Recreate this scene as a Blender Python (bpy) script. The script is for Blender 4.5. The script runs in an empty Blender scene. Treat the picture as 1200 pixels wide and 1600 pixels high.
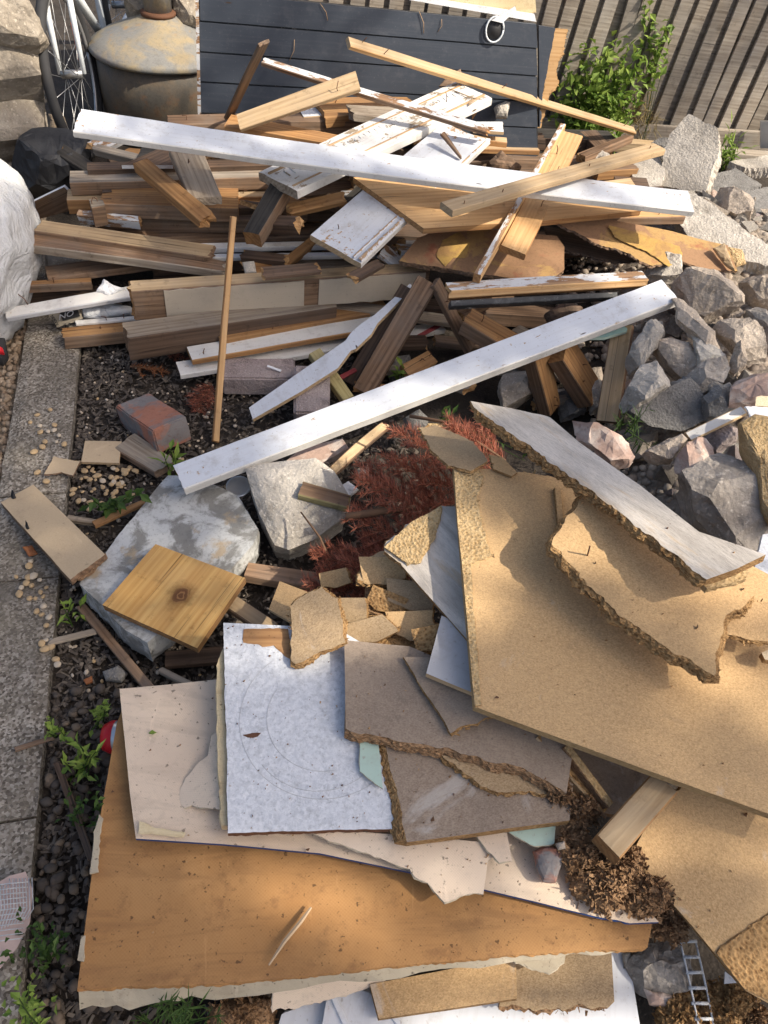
import bpy, bmesh, math, random
from mathutils import Vector, Matrix, noise as NZ
R = math.radians
sc = bpy.context.scene
COL = sc.collection

# ---------------------------------------------------------------- camera, sky, sun, exposure
CAM_H, PITCH, ROLL, FPX = 1.6, R(47), R(8), 1204.0
fw = Vector((0, math.cos(PITCH), -math.sin(PITCH)))
r0 = Vector((1, 0, 0)); u0 = Vector((0, math.sin(PITCH), math.cos(PITCH)))
rt = r0*math.cos(ROLL) + u0*math.sin(ROLL)
up = u0*math.cos(ROLL) - r0*math.sin(ROLL)
CP = Vector((0, 0, CAM_H))
cd = bpy.data.cameras.new('camera'); cam = bpy.data.objects.new('camera', cd); COL.objects.link(cam)
cd.sensor_fit = 'VERTICAL'; cd.angle = 2*math.atan(800/FPX); cd.clip_start = 0.05; cd.clip_end = 500
cam.matrix_world = Matrix(((rt.x, up.x, -fw.x, CP.x), (rt.y, up.y, -fw.y, CP.y), (rt.z, up.z, -fw.z, CP.z), (0, 0, 0, 1)))
sc.camera = cam

SUN_EL, SUN_AZ = R(46), R(106)          # azimuth clockwise from +Y (away from camera)
sdir = Vector((math.sin(SUN_AZ)*math.cos(SUN_EL), math.cos(SUN_AZ)*math.cos(SUN_EL), math.sin(SUN_EL)))
w = bpy.data.worlds.new('World'); sc.world = w; w.use_nodes = True
sky = w.node_tree.nodes.new('ShaderNodeTexSky'); sky.sky_type = 'NISHITA'; sky.sun_disc = False
sky.sun_elevation = SUN_EL; sky.sun_rotation = SUN_AZ; sky.air_density = 0.9; sky.dust_density = 4.0; sky.ozone_density = 0.4
bg = w.node_tree.nodes['Background']; bg.inputs[1].default_value = 0.15
w.node_tree.links.new(sky.outputs[0], bg.inputs[0])
sl = bpy.data.lights.new('sun', 'SUN'); sl.energy = 5.0; sl.angle = R(0.55); sl.color = (1.0, 0.91, 0.77)
so = bpy.data.objects.new('sun', sl); COL.objects.link(so)
so.rotation_euler = sdir.to_track_quat('Z', 'Y').to_euler(); so.location = (4, 4, 6)
sc.view_settings.view_transform = 'Standard'; sc.view_settings.look = 'None'
sc.view_settings.exposure = 0.38; sc.view_settings.gamma = 1.0
sc.render.engine = 'CYCLES'; sc.cycles.use_denoising = True; sc.cycles.max_bounces = 5

# ---------------------------------------------------------------- helpers
def ray(x, y): return fw + rt*((x-600)/FPX) + up*((800-y)/FPX)
def at(x, y, z):
    d = ray(x, y); return CP + d*((z-CAM_H)/d.z)
def aty(x, y, Y):
    d = ray(x, y); return CP + d*(Y/d.y)
def atpl(x, y, P, n):
    d = ray(x, y); return CP + d*((P-CP).dot(n)/d.dot(n))
def proj(P):
    v = P-CP; k = v.dot(fw); return (600+FPX*v.dot(rt)/k, 800-FPX*v.dot(up)/k)
W = {}; PL = {}
def frame(o, x, z):
    z = z.normalized(); x = (x-z*x.dot(z)).normalized(); y = z.cross(x)
    return Matrix(((x.x, y.x, z.x, o.x), (x.y, y.y, z.y, o.y), (x.z, y.z, z.z, o.z), (0, 0, 0, 1)))
def link(name, me, mats=(), mw=None, parent=None, label=None, cat=None, group=None, kind=None):
    if me is not None and mats:
        if not me.materials:
            for m in mats: me.materials.append(M[m])
    o = bpy.data.objects.new(name, me); COL.objects.link(o)
    mw = mw or (W[parent.name] if parent else Matrix.Identity(4))
    if parent:
        o.parent = parent; o.matrix_local = W[parent.name].inverted() @ mw
    else: o.matrix_local = mw
    W[o.name] = mw
    if label: o['label'] = label
    if cat: o['category'] = cat
    if group: o['group'] = group
    if kind: o['kind'] = kind
    return o
def mesh(bm, smooth=False):
    me = bpy.data.meshes.new('m'); bm.to_mesh(me); bm.free()
    if smooth:
        for p in me.polygons: p.use_smooth = True
    return me
def empty(name, loc, label, cat, group=None): return link(name, None, mw=Matrix.Translation(loc), label=label, cat=cat, group=group)
rnd = random.Random(7)
U = rnd.uniform
def nz(v, s=1.0, off=0.0): return NZ.noise(Vector((v[0]*s+off, v[1]*s+off*1.7, v[2]*s-off)))
def fr(v, s=1.0, off=0.0):
    p = Vector((v[0]*s+off, v[1]*s+off*1.7, v[2]*s-off)); return NZ.noise(p)+.5*NZ.noise(p*2.1)+.25*NZ.noise(p*4.3)

def rv(rr): 
    while True:
        v = Vector((rr.uniform(-1, 1), rr.uniform(-1, 1), rr.uniform(-1, 1)))
        if .05 < v.length < 1: return v.normalized()

# ---------------------------------------------------------------- materials
M = {}
class G:
    def __init__(s, name):
        s.m = bpy.data.materials.new(name); s.m.use_nodes = True; s.t = s.m.node_tree
        s.b = s.t.nodes['Principled BSDF']; M[name] = s.m
        s.b.inputs['Specular IOR Level'].default_value = 0.3
    def n(s, ty, **k):
        x = s.t.nodes.new(ty)
        for a, v in k.items(): setattr(x, a, v)
        return x
    def put(s, sock, v):
        if hasattr(v, 'is_output') or isinstance(v, bpy.types.NodeSocket): s.t.links.new(v, sock)
        else: sock.default_value = v
    def co(s, scale=(1, 1, 1), rnd=True):
        tc = s.n('ShaderNodeTexCoord'); v = tc.outputs['Object']
        if rnd:
            oi = s.n('ShaderNodeObjectInfo'); ml = s.n('ShaderNodeMath', operation='MULTIPLY'); s.put(ml.inputs[0], oi.outputs['Random']); ml.inputs[1].default_value = 91.0
            ad = s.n('ShaderNodeVectorMath', operation='ADD'); s.put(ad.inputs[0], v); s.put(ad.inputs[1], ml.outputs[0]); v = ad.outputs[0]
        mp = s.n('ShaderNodeMapping'); s.put(mp.inputs[0], v); mp.inputs[3].default_value = scale
        return mp.outputs[0]
    def noise(s, v, scale, det=4, ro=.55, dist=0):
        x = s.n('ShaderNodeTexNoise'); s.put(x.inputs['Vector'], v); x.inputs['Scale'].default_value = scale
        x.inputs['Detail'].default_value = det; x.inputs['Roughness'].default_value = ro; x.inputs['Distortion'].default_value = dist
        return x.outputs['Fac']
    def vor(s, v, scale, out='Distance', feat='F1'):
        x = s.n('ShaderNodeTexVoronoi', feature=feat); s.put(x.inputs['Vector'], v); x.inputs['Scale'].default_value = scale
        return x.outputs[out]
    def ramp(s, f, stops, interp='LINEAR'):
        x = s.n('ShaderNodeValToRGB'); x.color_ramp.interpolation = interp; s.put(x.inputs[0], f)
        e = x.color_ramp.elements
        while len(e) < len(stops): e.new(.5)
        for i, (p, c) in enumerate(stops):
            e[i].position = p; e[i].color = (c, c, c, 1) if isinstance(c, (int, float)) else (*c, 1)
        return x.outputs[0]
    def mix(s, f, a, b, mode='MIX'):
        x = s.n('ShaderNodeMix', data_type='RGBA', blend_type=mode); s.put(x.inputs[0], f)
        for i, c in ((6, a), (7, b)):
            if isinstance(c, tuple): c = (*c, 1) if len(c) == 3 else c
            s.put(x.inputs[i], c)
        return x.outputs[2]
    def math(s, op, a, b=0.0):
        x = s.n('ShaderNodeMath', operation=op); s.put(x.inputs[0], a); s.put(x.inputs[1], b); return x.outputs[0]
    def vary(s, col, lo=.8, hi=1.15):
        oi = s.n('ShaderNodeObjectInfo'); mr = s.n('ShaderNodeMapRange'); s.put(mr.inputs[0], oi.outputs['Random']); mr.inputs[3].default_value = lo; mr.inputs[4].default_value = hi
        h = s.n('ShaderNodeHueSaturation'); s.put(h.inputs['Value'], mr.outputs[0]); s.put(h.inputs['Color'], col); return h.outputs[0]
    def done(s, col, rough=.8, h=None, bs=.4, bd=.002):
        s.put(s.b.inputs['Base Color'], (*col, 1) if isinstance(col, tuple) and len(col) == 3 else col)
        s.put(s.b.inputs['Roughness'], rough)
        if h is not None:
            x = s.n('ShaderNodeBump'); x.inputs['Strength'].default_value = bs; x.inputs['Distance'].default_value = bd
            s.put(x.inputs['Height'], h); s.put(s.b.inputs['Normal'], x.outputs[0])
        return s.m

def wood_col(g, c1, c2, grey, gcol=(.23, .2, .17)):
    v = g.co((1.3, 1, 1))
    g1 = g.noise(g.co((.9, 26, 26)), 1.9, 7, .66, .6)
    g2 = g.noise(g.co((6, 230, 230)), 1.0, 3, .6)
    g3 = g.noise(g.co((.5, 7, 7)), 1.7, 3, .5, 2.5)
    wv = g.n('ShaderNodeTexWave', wave_type='RINGS', rings_direction='X'); g.put(wv.inputs['Vector'], g.co((.35, 10, 10)))
    wv.inputs['Scale'].default_value = 2.6; wv.inputs['Distortion'].default_value = 5; wv.inputs['Detail'].default_value = 4; wv.inputs['Detail Scale'].default_value = 1.6
    f = g.math('ADD', g.math('MULTIPLY', g1, .45), g.math('ADD', g.math('MULTIPLY', g2, .22), g.math('ADD', g.math('MULTIPLY', g3, .25), g.math('MULTIPLY', wv.outputs['Fac'], .09))))
    c = g.ramp(f, [(.37, c2), (.50, tuple((a+b)/2 for a, b in zip(c1, c2))), (.61, c1)])
    c = g.mix(g.ramp(g.noise(g.co((.6, 48, 48)), 2.2, 3, .5, .3), [(.66, 0.0), (.69, .75)]), c, tuple(x*.22 for x in c2))
    st = g.ramp(g.noise(v, 4.5, 5, .65), [(.42, 0.0), (.75, 1.0)])
    if grey: c = g.mix(g.math('MULTIPLY', st, grey), c, gcol)
    kn = g.ramp(g.vor(g.co((2.2, 6, 6)), 1.1), [(.04, 1.0), (.10, 0.0)])
    c = g.mix(g.math('MULTIPLY', kn, .7), c, tuple(x*.3 for x in c2))
    dirt = g.ramp(g.noise(v, 26, 5, .7), [(.58, 0.0), (.78, .7)])
    return g.mix(dirt, c, tuple(x*.35 for x in c2)), f
def wood(name, c1, c2, grey=.3, gcol=(.23, .2, .17), rough=.78, bs=.5):
    g = G(name); c, f = wood_col(g, c1, c2, grey, gcol)
    g.done(g.vary(c, .75, 1.15), rough, f, bs, .003)
wood('pine_orange', (.47, .26, .105), (.24, .112, .042), .5, (.24, .16, .10))
wood('pine_fresh', (.60, .385, .19), (.42, .235, .095), .35, (.36, .25, .15))
wood('pine_pale', (.56, .41, .245), (.38, .255, .135), .45, (.36, .29, .21))
wood('brown_old', (.30, .185, .11), (.105, .06, .034), .7, (.20, .165, .135))
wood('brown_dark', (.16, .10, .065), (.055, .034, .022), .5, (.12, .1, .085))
wood('grey_old', (.36, .30, .23), (.17, .125, .085), .6, (.33, .3, .265))
wood('fence_wood', (.40, .345, .275), (.20, .16, .12), .6, (.33, .31, .28))
wood('treated_green', (.42, .36, .17), (.24, .19, .075), .3)
wood('cut_end', (.55, .33, .14), (.28, .14, .05), .3)
wood('black_wood', (.06, .055, .05), (.02, .018, .016), .4, (.11, .1, .09))

def knot_wood(name, c1, c2, kx, ky):
    g = G(name); c, f = wood_col(g, c1, c2, .2)
    mp = g.n('ShaderNodeMapping'); tc = g.n('ShaderNodeTexCoord'); g.put(mp.inputs[0], tc.outputs['Object']); mp.inputs[1].default_value = (-kx, -ky, 0); mp.inputs[3].default_value = (1, 1.25, 0)
    ln = g.n('ShaderNodeVectorMath', operation='LENGTH'); g.put(ln.inputs[0], mp.outputs[0]); d = g.math('ADD', ln.outputs['Value'], g.math('MULTIPLY', g.noise(tc.outputs['Object'], 40, 3), .010))
    rings = g.math('SINE', g.math('MULTIPLY', g.math('ADD', d, g.math('MULTIPLY', g.noise(tc.outputs['Object'], 22, 3), .03)), 620.0))
    kc = g.mix(g.ramp(rings, [(.2, 0.0), (.9, 1.0)]), (.13, .055, .02), (.26, .13, .05))
    mo = g.ramp(g.math('ADD', d, g.math('MULTIPLY', g.noise(tc.outputs['Object'], 30, 6, .7), .085)), [(.055, .85), (.095, 0.0)])
    c = g.mix(mo, c, tuple(x*.35 for x in c2))
    c = g.mix(g.ramp(d, [(.022, 1.0), (.032, 0.0)]), c, kc)
    g.done(c, .75, f, .4, .002)
knot_wood('pine_knot', (.62, .38, .13), (.44, .22, .06), .0, -.02)

def paint(name, col, thr, und=((.5, .34, .19), (.3, .17, .08)), dirtc=(.28, .24, .2), rough=.5, sc_=9, dirt=.5, stretch=(1, 4, 4), wear=0):
    g = G(name); wc, f = wood_col(g, und[0], und[1], .3)
    v = g.co()
    base = g.mix(g.ramp(g.noise(v, 5, 5, .6), [(.35, 0.0), (.75, .30)]), col, tuple(x*.72 for x in col))
    sp = g.ramp(g.noise(v, 130, 2, .5), [(.66, 0.0), (.74, dirt)])
    base = g.mix(sp, base, dirtc)
    sm = g.ramp(g.noise(v, 17, 6, .75), [(.52, 0.0), (.8, dirt)])
    base = g.mix(sm, base, dirtc)
    st = g.ramp(g.noise(g.co((2, 60, 60)), 1.5, 3, .6), [(.5, 0.0), (.8, .18)])
    base = g.mix(st, base, dirtc)
    ch = g.ramp(g.noise(g.co(stretch), sc_, 8, .72), [(thr, 0.0), (thr+.012, 1.0)])
    if wear: gp = g.n('ShaderNodeNewGeometry'); ew = g.math('ADD', g.math('MULTIPLY', g.math('SUBTRACT', gp.outputs['Pointiness'], .5), 6.0), g.noise(v, 55, 6, .7))
    if wear: ch = g.math('MAXIMUM', ch, g.ramp(ew, [(.655, 0.0), (.675, 1.0)]))
    nh = g.ramp(g.vor(g.co((3.2, 14, 14)), 1.0), [(.035, 1.0), (.05, 0.0)]); base = g.mix(nh, base, (.06, .04, .03))
    c = g.mix(ch, base, wc)
    h = g.math('ADD', g.math('MULTIPLY', ch, -1.0), g.math('MULTIPLY', f, .35))
    g.done(c, rough, h, .45, .002)
paint('white_paint', (.63, .65, .685), .655, wear=1, dirt=.6)
paint('white_flat', (.63, .65, .685), .69)
paint('white_warm', (.66, .64, .60), .66, dirt=.6, wear=1)
paint('warm_flat', (.66, .64, .60), .70, dirt=.6)
paint('white_peel', (.73, .72, .69), .565, und=((.40, .33, .25), (.22, .16, .1)), dirt=.6, sc_=11, stretch=(1, 2, 2))
paint('white_flake', (.62, .62, .62), .50, und=((.42, .26, .14), (.2, .1, .05)), sc_=8)
paint('beige_paint', (.47, .40, .31), .68, rough=.55)
paint('navy_paint', (.054, .064, .082), .80, und=((.55, .5, .42), (.4, .3, .2)), dirtc=(.16, .16, .17), rough=.42, dirt=.35)
paint('black_paint', (.03, .032, .035), .62, und=((.5, .48, .44), (.3, .25, .2)), rough=.5, dirtc=(.2, .2, .2))
paint('teal_paint', (.30, .50, .50), .75, und=((.5, .5, .46), (.3, .3, .28)))
paint('mint_paint', (.42, .55, .47), .75, und=((.5, .5, .46), (.3, .3, .28)))
paint('grey_paint', (.47, .47, .48), .70, und=((.42, .3, .2), (.25, .16, .1)), dirt=.5)

def chipboard(name, c1, c2, stain=(.28, .2, .13), sa=.35, gs=170, fl=.28):
    g = G(name); v = g.co()
    n1 = g.noise(v, gs, 4, .7); n2 = g.noise(v, 4.5, 5, .6); n3 = g.vor(g.co((1, 1.6, 1)), 230)
    c = g.ramp(g.math('ADD', g.math('MULTIPLY', n1, .75), g.math('MULTIPLY', n3, .35)), [(.3, c2), (.72, c1)])
    c = g.mix(g.ramp(n2, [(.45, 0.0), (.78, sa)]), c, stain)
    sp = g.ramp(g.noise(v, 70, 3, .6), [(.67, 0.0), (.74, .55)]); c = g.mix(sp, c, tuple(x*.4 for x in stain))
    c = g.mix(g.ramp(g.noise(v, 9, 4, .6, 2), [(.66, 0.0), (.8, .35)]), c, tuple(min(1, x*1.35) for x in c1))
    c = g.mix(g.ramp(g.noise(v, 2.2, 3, .5), [(.40, .30), (.60, 0.0)]), c, tuple(min(1, x*1.25) for x in c1))
    fk = g.n('ShaderNodeRGBToBW'); g.put(fk.inputs[0], g.vor(g.co((1, 1.7, 1)), 400, 'Color')); c = g.mix(g.ramp(fk.outputs[0], [(.62, 0.0), (.75, fl)]), c, tuple(min(1, x*1.45) for x in c1)); c = g.mix(g.ramp(fk.outputs[0], [(.2, fl), (.32, 0.0)]), c, tuple(x*.6 for x in c2))
    c = g.mix(g.ramp(g.noise(v, 5.5, 7, .7, .6), [(.63, 0.0), (.70, .5)]), c, (.52, .49, .45))
    sc2 = g.ramp(g.noise(g.co((6, 90, 90)), 1.0, 3, .6, .4), [(.70, 0.0), (.74, .35)]); c = g.mix(sc2, c, tuple(min(1, x*1.4) for x in c1))
    c = g.mix(g.ramp(g.noise(v, 14, 7, .75), [(.56, 0.0), (.72, sa)]), c, tuple(x*.75 for x in stain))
    g.done(c, .85, n1, .35, .0015)
chipboard('chip_tan', (.51, .34, .172), (.345, .212, .095))
chipboard('chip_dull', (.40, .29, .17), (.25, .165, .085), (.2, .15, .11), .5)
chipboard('chip_grey', (.33, .26, .195), (.205, .15, .11), (.12, .095, .08), .65, 90, .15)
chipboard('chip_pale', (.56, .46, .32), (.42, .32, .2), (.36, .3, .22), .5)
chipboard('mdf_tan', (.47, .36, .235), (.42, .315, .195), (.34, .255, .17), .4, 170, .04)
def torn_mat(name, c1, c2, c3):
    g = G(name); v = g.co()
    a = g.vor(g.co((1, 1.3, 3.5)), 130); b = g.noise(g.co((1, 1, 3)), 75, 7, .8, 1.0); d = g.noise(v, 14, 4, .6)
    h = g.math('ADD', g.math('MULTIPLY', a, .7), b)
    c = g.ramp(h, [(.42, c3), (.62, c2), (.95, c1)])
    c = g.mix(g.ramp(d, [(.45, 0.0), (.75, .45)]), c, c3)
    g.done(c, .95, h, 1.0, .008)
torn_mat('torn_chip', (.56, .34, .15), (.33, .18, .07), (.10, .045, .018))
torn_mat('torn_pale', (.68, .49, .26), (.56, .37, .17), (.25, .14, .06))
torn_mat('torn_brown', (.46, .28, .15), (.28, .155, .075), (.09, .047, .024))
def board_face(name, c1, c2, dirt, weave=900, wc=.25, stain=.45):
    g = G(name); v = g.co((1, 1, 1), False)
    n = g.noise(g.co(), 3.4, 6, .62); n2 = g.noise(g.co(), 22, 7, .75); n3 = g.noise(g.co((1.2, 7, 1)), 2.3, 6, .7, .8); n4 = g.noise(g.co((30, 3, 1)), 2.0, 4, .6, .5)
    ck = g.n('ShaderNodeTexChecker'); g.put(ck.inputs[0], v); ck.inputs['Scale'].default_value = weave
    c = g.mix(g.ramp(n, [(.35, 0.0), (.68, 1.0)]), c1, c2)
    c = g.mix(g.math('MULTIPLY', ck.outputs['Fac'], wc), c, tuple(x*.55 for x in c1))
    c = g.mix(g.ramp(n3, [(.52, 0.0), (.60, stain*.6), (.72, stain)]), c, dirt)
    c = g.mix(g.ramp(n4, [(.66, 0.0), (.70, stain*.5)]), c, tuple(min(1, x*1.3) for x in c2))
    c = g.mix(g.ramp(n2, [(.54, 0.0), (.68, stain)]), c, dirt)
    c = g.mix(g.ramp(g.noise(g.co(), 95, 2, .5), [(.68, 0.0), (.73, .8)]), c, tuple(x*.45 for x in dirt))
    c = g.mix(g.ramp(g.noise(g.co(), 210, 2, .5), [(.66, 0.0), (.72, .45)]), c, tuple(x*.6 for x in dirt))
    g.done(c, .8, g.math('ADD', g.math('MULTIPLY', ck.outputs['Fac'], .3), n2), .35, .0015)
board_face('hardboard', (.34, .17, .06), (.42, .232, .092), (.18, .09, .04), 330, .14, .55)
board_face('cream_board', (.62, .49, .37), (.70, .575, .44), (.38, .30, .23), 420, .12, .4)
board_face('paper_cream', (.36, .31, .225), (.45, .39, .295), (.24, .195, .14), 300, .04, .5)
board_face('foam', (.66, .56, .36), (.58, .44, .24), (.4, .28, .15), 200, .1, .6)
def concrete(name, c1, c2, spk=.35, gs=42, rough=.92, bs=.8):
    g = G(name); v = g.co()
    a = g.noise(v, gs, 7, .75); b = g.noise(v, 5, 5, .6); s = g.vor(v, gs*2.4); m = g.noise(v, 17, 7, .72)
    c = g.mix(g.ramp(b, [(.35, 0.0), (.7, 1.0)]), c1, c2)
    c = g.mix(g.ramp(a, [(.5, 0.0), (.75, spk)]), c, tuple(x*.35 for x in c2))
    c = g.mix(g.ramp(m, [(.30, .75), (.47, 0.0)]), c, tuple(x*.42 for x in c2))
    c = g.mix(g.ramp(m, [(.56, 0.0), (.75, .55)]), c, tuple(min(1, x*1.3) for x in c1))
    c = g.mix(g.ramp(g.noise(v, gs*3.3, 2, .5), [(.60, 0.0), (.70, .6)]), c, tuple(min(1, x*1.5) for x in c1))
    g.done(g.vary(c, .82, 1.12), rough, g.math('ADD', g.math('MULTIPLY', m, 2.2), g.math('ADD', a, g.math('MULTIPLY', s, .4))), bs, .008)
concrete('concrete', (.58, .53, .46), (.42, .375, .315))
concrete('concrete_tan', (.58, .49, .395), (.43, .355, .28))
concrete('concrete_dark', (.25, .24, .225), (.165, .155, .145), .3, 60)
concrete('concrete_lump', (.46, .41, .355), (.27, .235, .20), .5, 24, .95, 1.0)
g = G('edging'); v = g.co(); a = g.vor(v, 190, 'Color'); bw = g.n('ShaderNodeRGBToBW'); g.put(bw.inputs[0], a); n1 = g.noise(v, 4, 6, .65); n2 = g.noise(v, 60, 5, .7)
c = g.ramp(bw.outputs[0], [(.15, (.085, .07, .055)), (.45, (.22, .19, .155)), (.62, (.30, .265, .22)), (.8, (.44, .40, .345))]); c = g.mix(g.ramp(n1, [(.38, 0.0), (.62, .72)]), c, (.115, .10, .08))
c = g.mix(g.ramp(n2, [(.55, 0.0), (.75, .5)]), c, (.07, .06, .05)); g.done(c, .95, g.math('ADD', bw.outputs[0], n2), .9, .004)
concrete('dirt_tan', (.30, .25, .20), (.19, .155, .12), .5, 40)
concrete('sandstone', (.40, .35, .285), (.25, .21, .16), .45, 26)
concrete('brick_grey', (.38, .32, .30), (.28, .22, .205), .25, 60)
concrete('soil', (.060, .048, .038), (.030, .024, .019), .4, 50)
concrete('gravel_soil', (.20, .155, .11), (.12, .09, .06), .5, 60)
concrete('black_plastic', (.030, .031, .034), (.055, .056, .06), .15, 20, .55, .25)
def splotch(name, c1, c2, lo, hi, sc_, base='concrete', det=6, rough=.85, c3=None, st=(1, 1, 1)):
    g = G(name); v = g.co(st); n = g.noise(v, sc_, det, .65, .5); f = g.noise(v, 60, 5, .7)
    c = g.mix(g.ramp(n, [(lo, 0.0), (hi, 1.0)]), c1, c2)
    if c3: c = g.mix(g.ramp(g.noise(v, sc_*.7+3, 5, .6), [(.58, 0.0), (.66, .85)]), c, c3)
    c = g.mix(g.ramp(f, [(.5, 0.0), (.8, .45)]), c, tuple(x*.3 for x in c1))
    c = g.mix(g.ramp(g.noise(v, 150, 3, .6), [(.58, 0.0), (.68, .4)]), c, tuple(x*.5 for x in c1))
    g.done(c, rough, g.math('ADD', f, n), .5, .003)
splotch('slab_white', (.21, .205, .19), (.46, .465, .455), .46, .56, 12, c3=(.38, .29, .18), det=9)
splotch('brick_red', (.34, .15, .10), (.20, .185, .18), .47, .56, 9)
splotch('stone_pink', (.46, .32, .255), (.58, .49, .42), .45, .6, 16)
splotch('ply_stain', (.30, .175, .095), (.40, .25, .10), .51, .56, 5.5, c3=(.29, .105, .06))
splotch('yellow_patch', (.46, .29, .085), (.34, .20, .08), .45, .6, 14)
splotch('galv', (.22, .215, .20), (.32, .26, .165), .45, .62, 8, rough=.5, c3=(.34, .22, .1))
splotch('galv_shaded', (.095, .085, .07), (.14, .105, .07), .45, .62, 6, rough=.5, c3=(.16, .09, .05))  # darker copy of the tank metal: the body's shade is put into its colour
splotch('rust_red', (.09, .03, .025), (.05, .02, .02), .45, .62, 6)
splotch('white_sheet', (.54, .56, .59), (.67, .685, .71), .40, .60, 110, det=8)
splotch('grey_sheet', (.40, .36, .315), (.62, .565, .50), .40, .60, 4, st=(1, 5, 1), c3=(.50, .40, .29), det=8)
splotch('paper_white', (.70, .70, .71), (.80, .80, .80), .4, .6, 12)
def plain(name, c, rough=.6, metal=0, trans=0):
    g = G(name); v = g.co(); n = g.noise(v, 30, 4, .6)
    col = g.mix(g.ramp(n, [(.4, 0.0), (.75, .35)]), c, tuple(x*.55 for x in c))
    g.b.inputs['Metallic'].default_value = metal
    g.done(col, rough, n, .2, .001)
plain('rubber', (.035, .035, .037), .75); plain('metal_grey', (.42, .42, .42), .4, .8); plain('bike_white', (.72, .76, .78), .35)
plain('orange_plastic', (.75, .13, .04), .5); plain('rusty', (.12, .055, .03), .8); plain('navy_ink', (.02, .05, .16), .5)
plain('can_red', (.62, .02, .03), .35); plain('can_silver', (.65, .66, .67), .3, .7); plain('mesh_pink', (.56, .42, .37), .8)
plain('red_metal', (.30, .055, .06), .5); plain('ink_black', (.03, .03, .032), .6)
g = G('bag_white'); v = g.co(); n1 = g.noise(v, 5, 5, .6, 1.2); n2 = g.noise(v, 13, 4, .6, .8); ck = g.n('ShaderNodeTexChecker'); g.put(ck.inputs[0], v); ck.inputs['Scale'].default_value = 260
rd = g.math('ADD', g.math('ABSOLUTE', g.math('SUBTRACT', n1, .5)), g.math('MULTIPLY', g.math('ABSOLUTE', g.math('SUBTRACT', n2, .5)), .5))
c = g.mix(g.ramp(g.noise(v, 7, 5, .6), [(.4, 0.0), (.75, .6)]), (.60, .61, .62), (.40, .38, .35)); c = g.mix(g.math('MULTIPLY', ck.outputs['Fac'], .12), c, (.3, .3, .3)); g.done(c, .6, g.math('MULTIPLY', rd, -1.0), 1.0, .035)
plain('stem_brown', (.15, .085, .05), .85); plain('pebble', (.5, .42, .32), .7); plain('bark_grey', (.12, .095, .07), .9); plain('twig_pale', (.42, .31, .2), .85)
def pebbles(name, c1, c2, c3):
    g = G(name); gi = g.n('ShaderNodeNewGeometry'); c = g.ramp(gi.outputs['Random Per Island'], [(0, c1), (.5, c2), (1, c3)])
    n = g.noise(g.co(), 90, 3, .6); c = g.mix(g.ramp(n, [(.5, 0.0), (.8, .4)]), c, tuple(x*.5 for x in c1)); g.done(c, .8, n, .3, .001)
pebbles('gravel', (.17, .115, .075), (.25, .185, .125), (.33, .26, .19))
pebbles('mulch', (.045, .036, .03), (.085, .07, .058), (.17, .14, .11))
pebbles('river', (.10, .078, .062), (.075, .062, .052), (.18, .135, .095))
pebbles('dust_stone', (.36, .29, .225), (.27, .22, .175), (.44, .38, .31))
pebbles('cream_pebble', (.40, .32, .235), (.52, .45, .37), (.42, .29, .15))
pebbles('crumb', (.30, .15, .06), (.10, .05, .03), (.46, .29, .14))
def leafmat(name, c1, c2, tr=.35):
    g = G(name); gi = g.n('ShaderNodeNewGeometry'); c = g.mix(gi.outputs['Random Per Island'], c1, c2)
    d = g.n('ShaderNodeBsdfTranslucent'); g.put(d.inputs[0], c); g.done(c, .55)
    mx = g.n('ShaderNodeMixShader'); mx.inputs[0].default_value = tr
    out = g.t.nodes['Material Output']; g.t.links.new(g.b.outputs[0], mx.inputs[1]); g.t.links.new(d.outputs[0], mx.inputs[2]); g.t.links.new(mx.outputs[0], out.inputs[0])
leafmat('leaf_green', (.11, .20, .03), (.28, .37, .075)); leafmat('leaf_dark', (.035, .075, .016), (.08, .14, .03)); leafmat('leaf_tree', (.05, .09, .02), (.09, .13, .03), .12)
leafmat('needle_red', (.46, .165, .10), (.24, .08, .052), .25); leafmat('needle_orange', (.34, .13, .05), (.2, .07, .03), .15); leafmat('straw', (.42, .33, .14), (.25, .2, .08))

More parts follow.
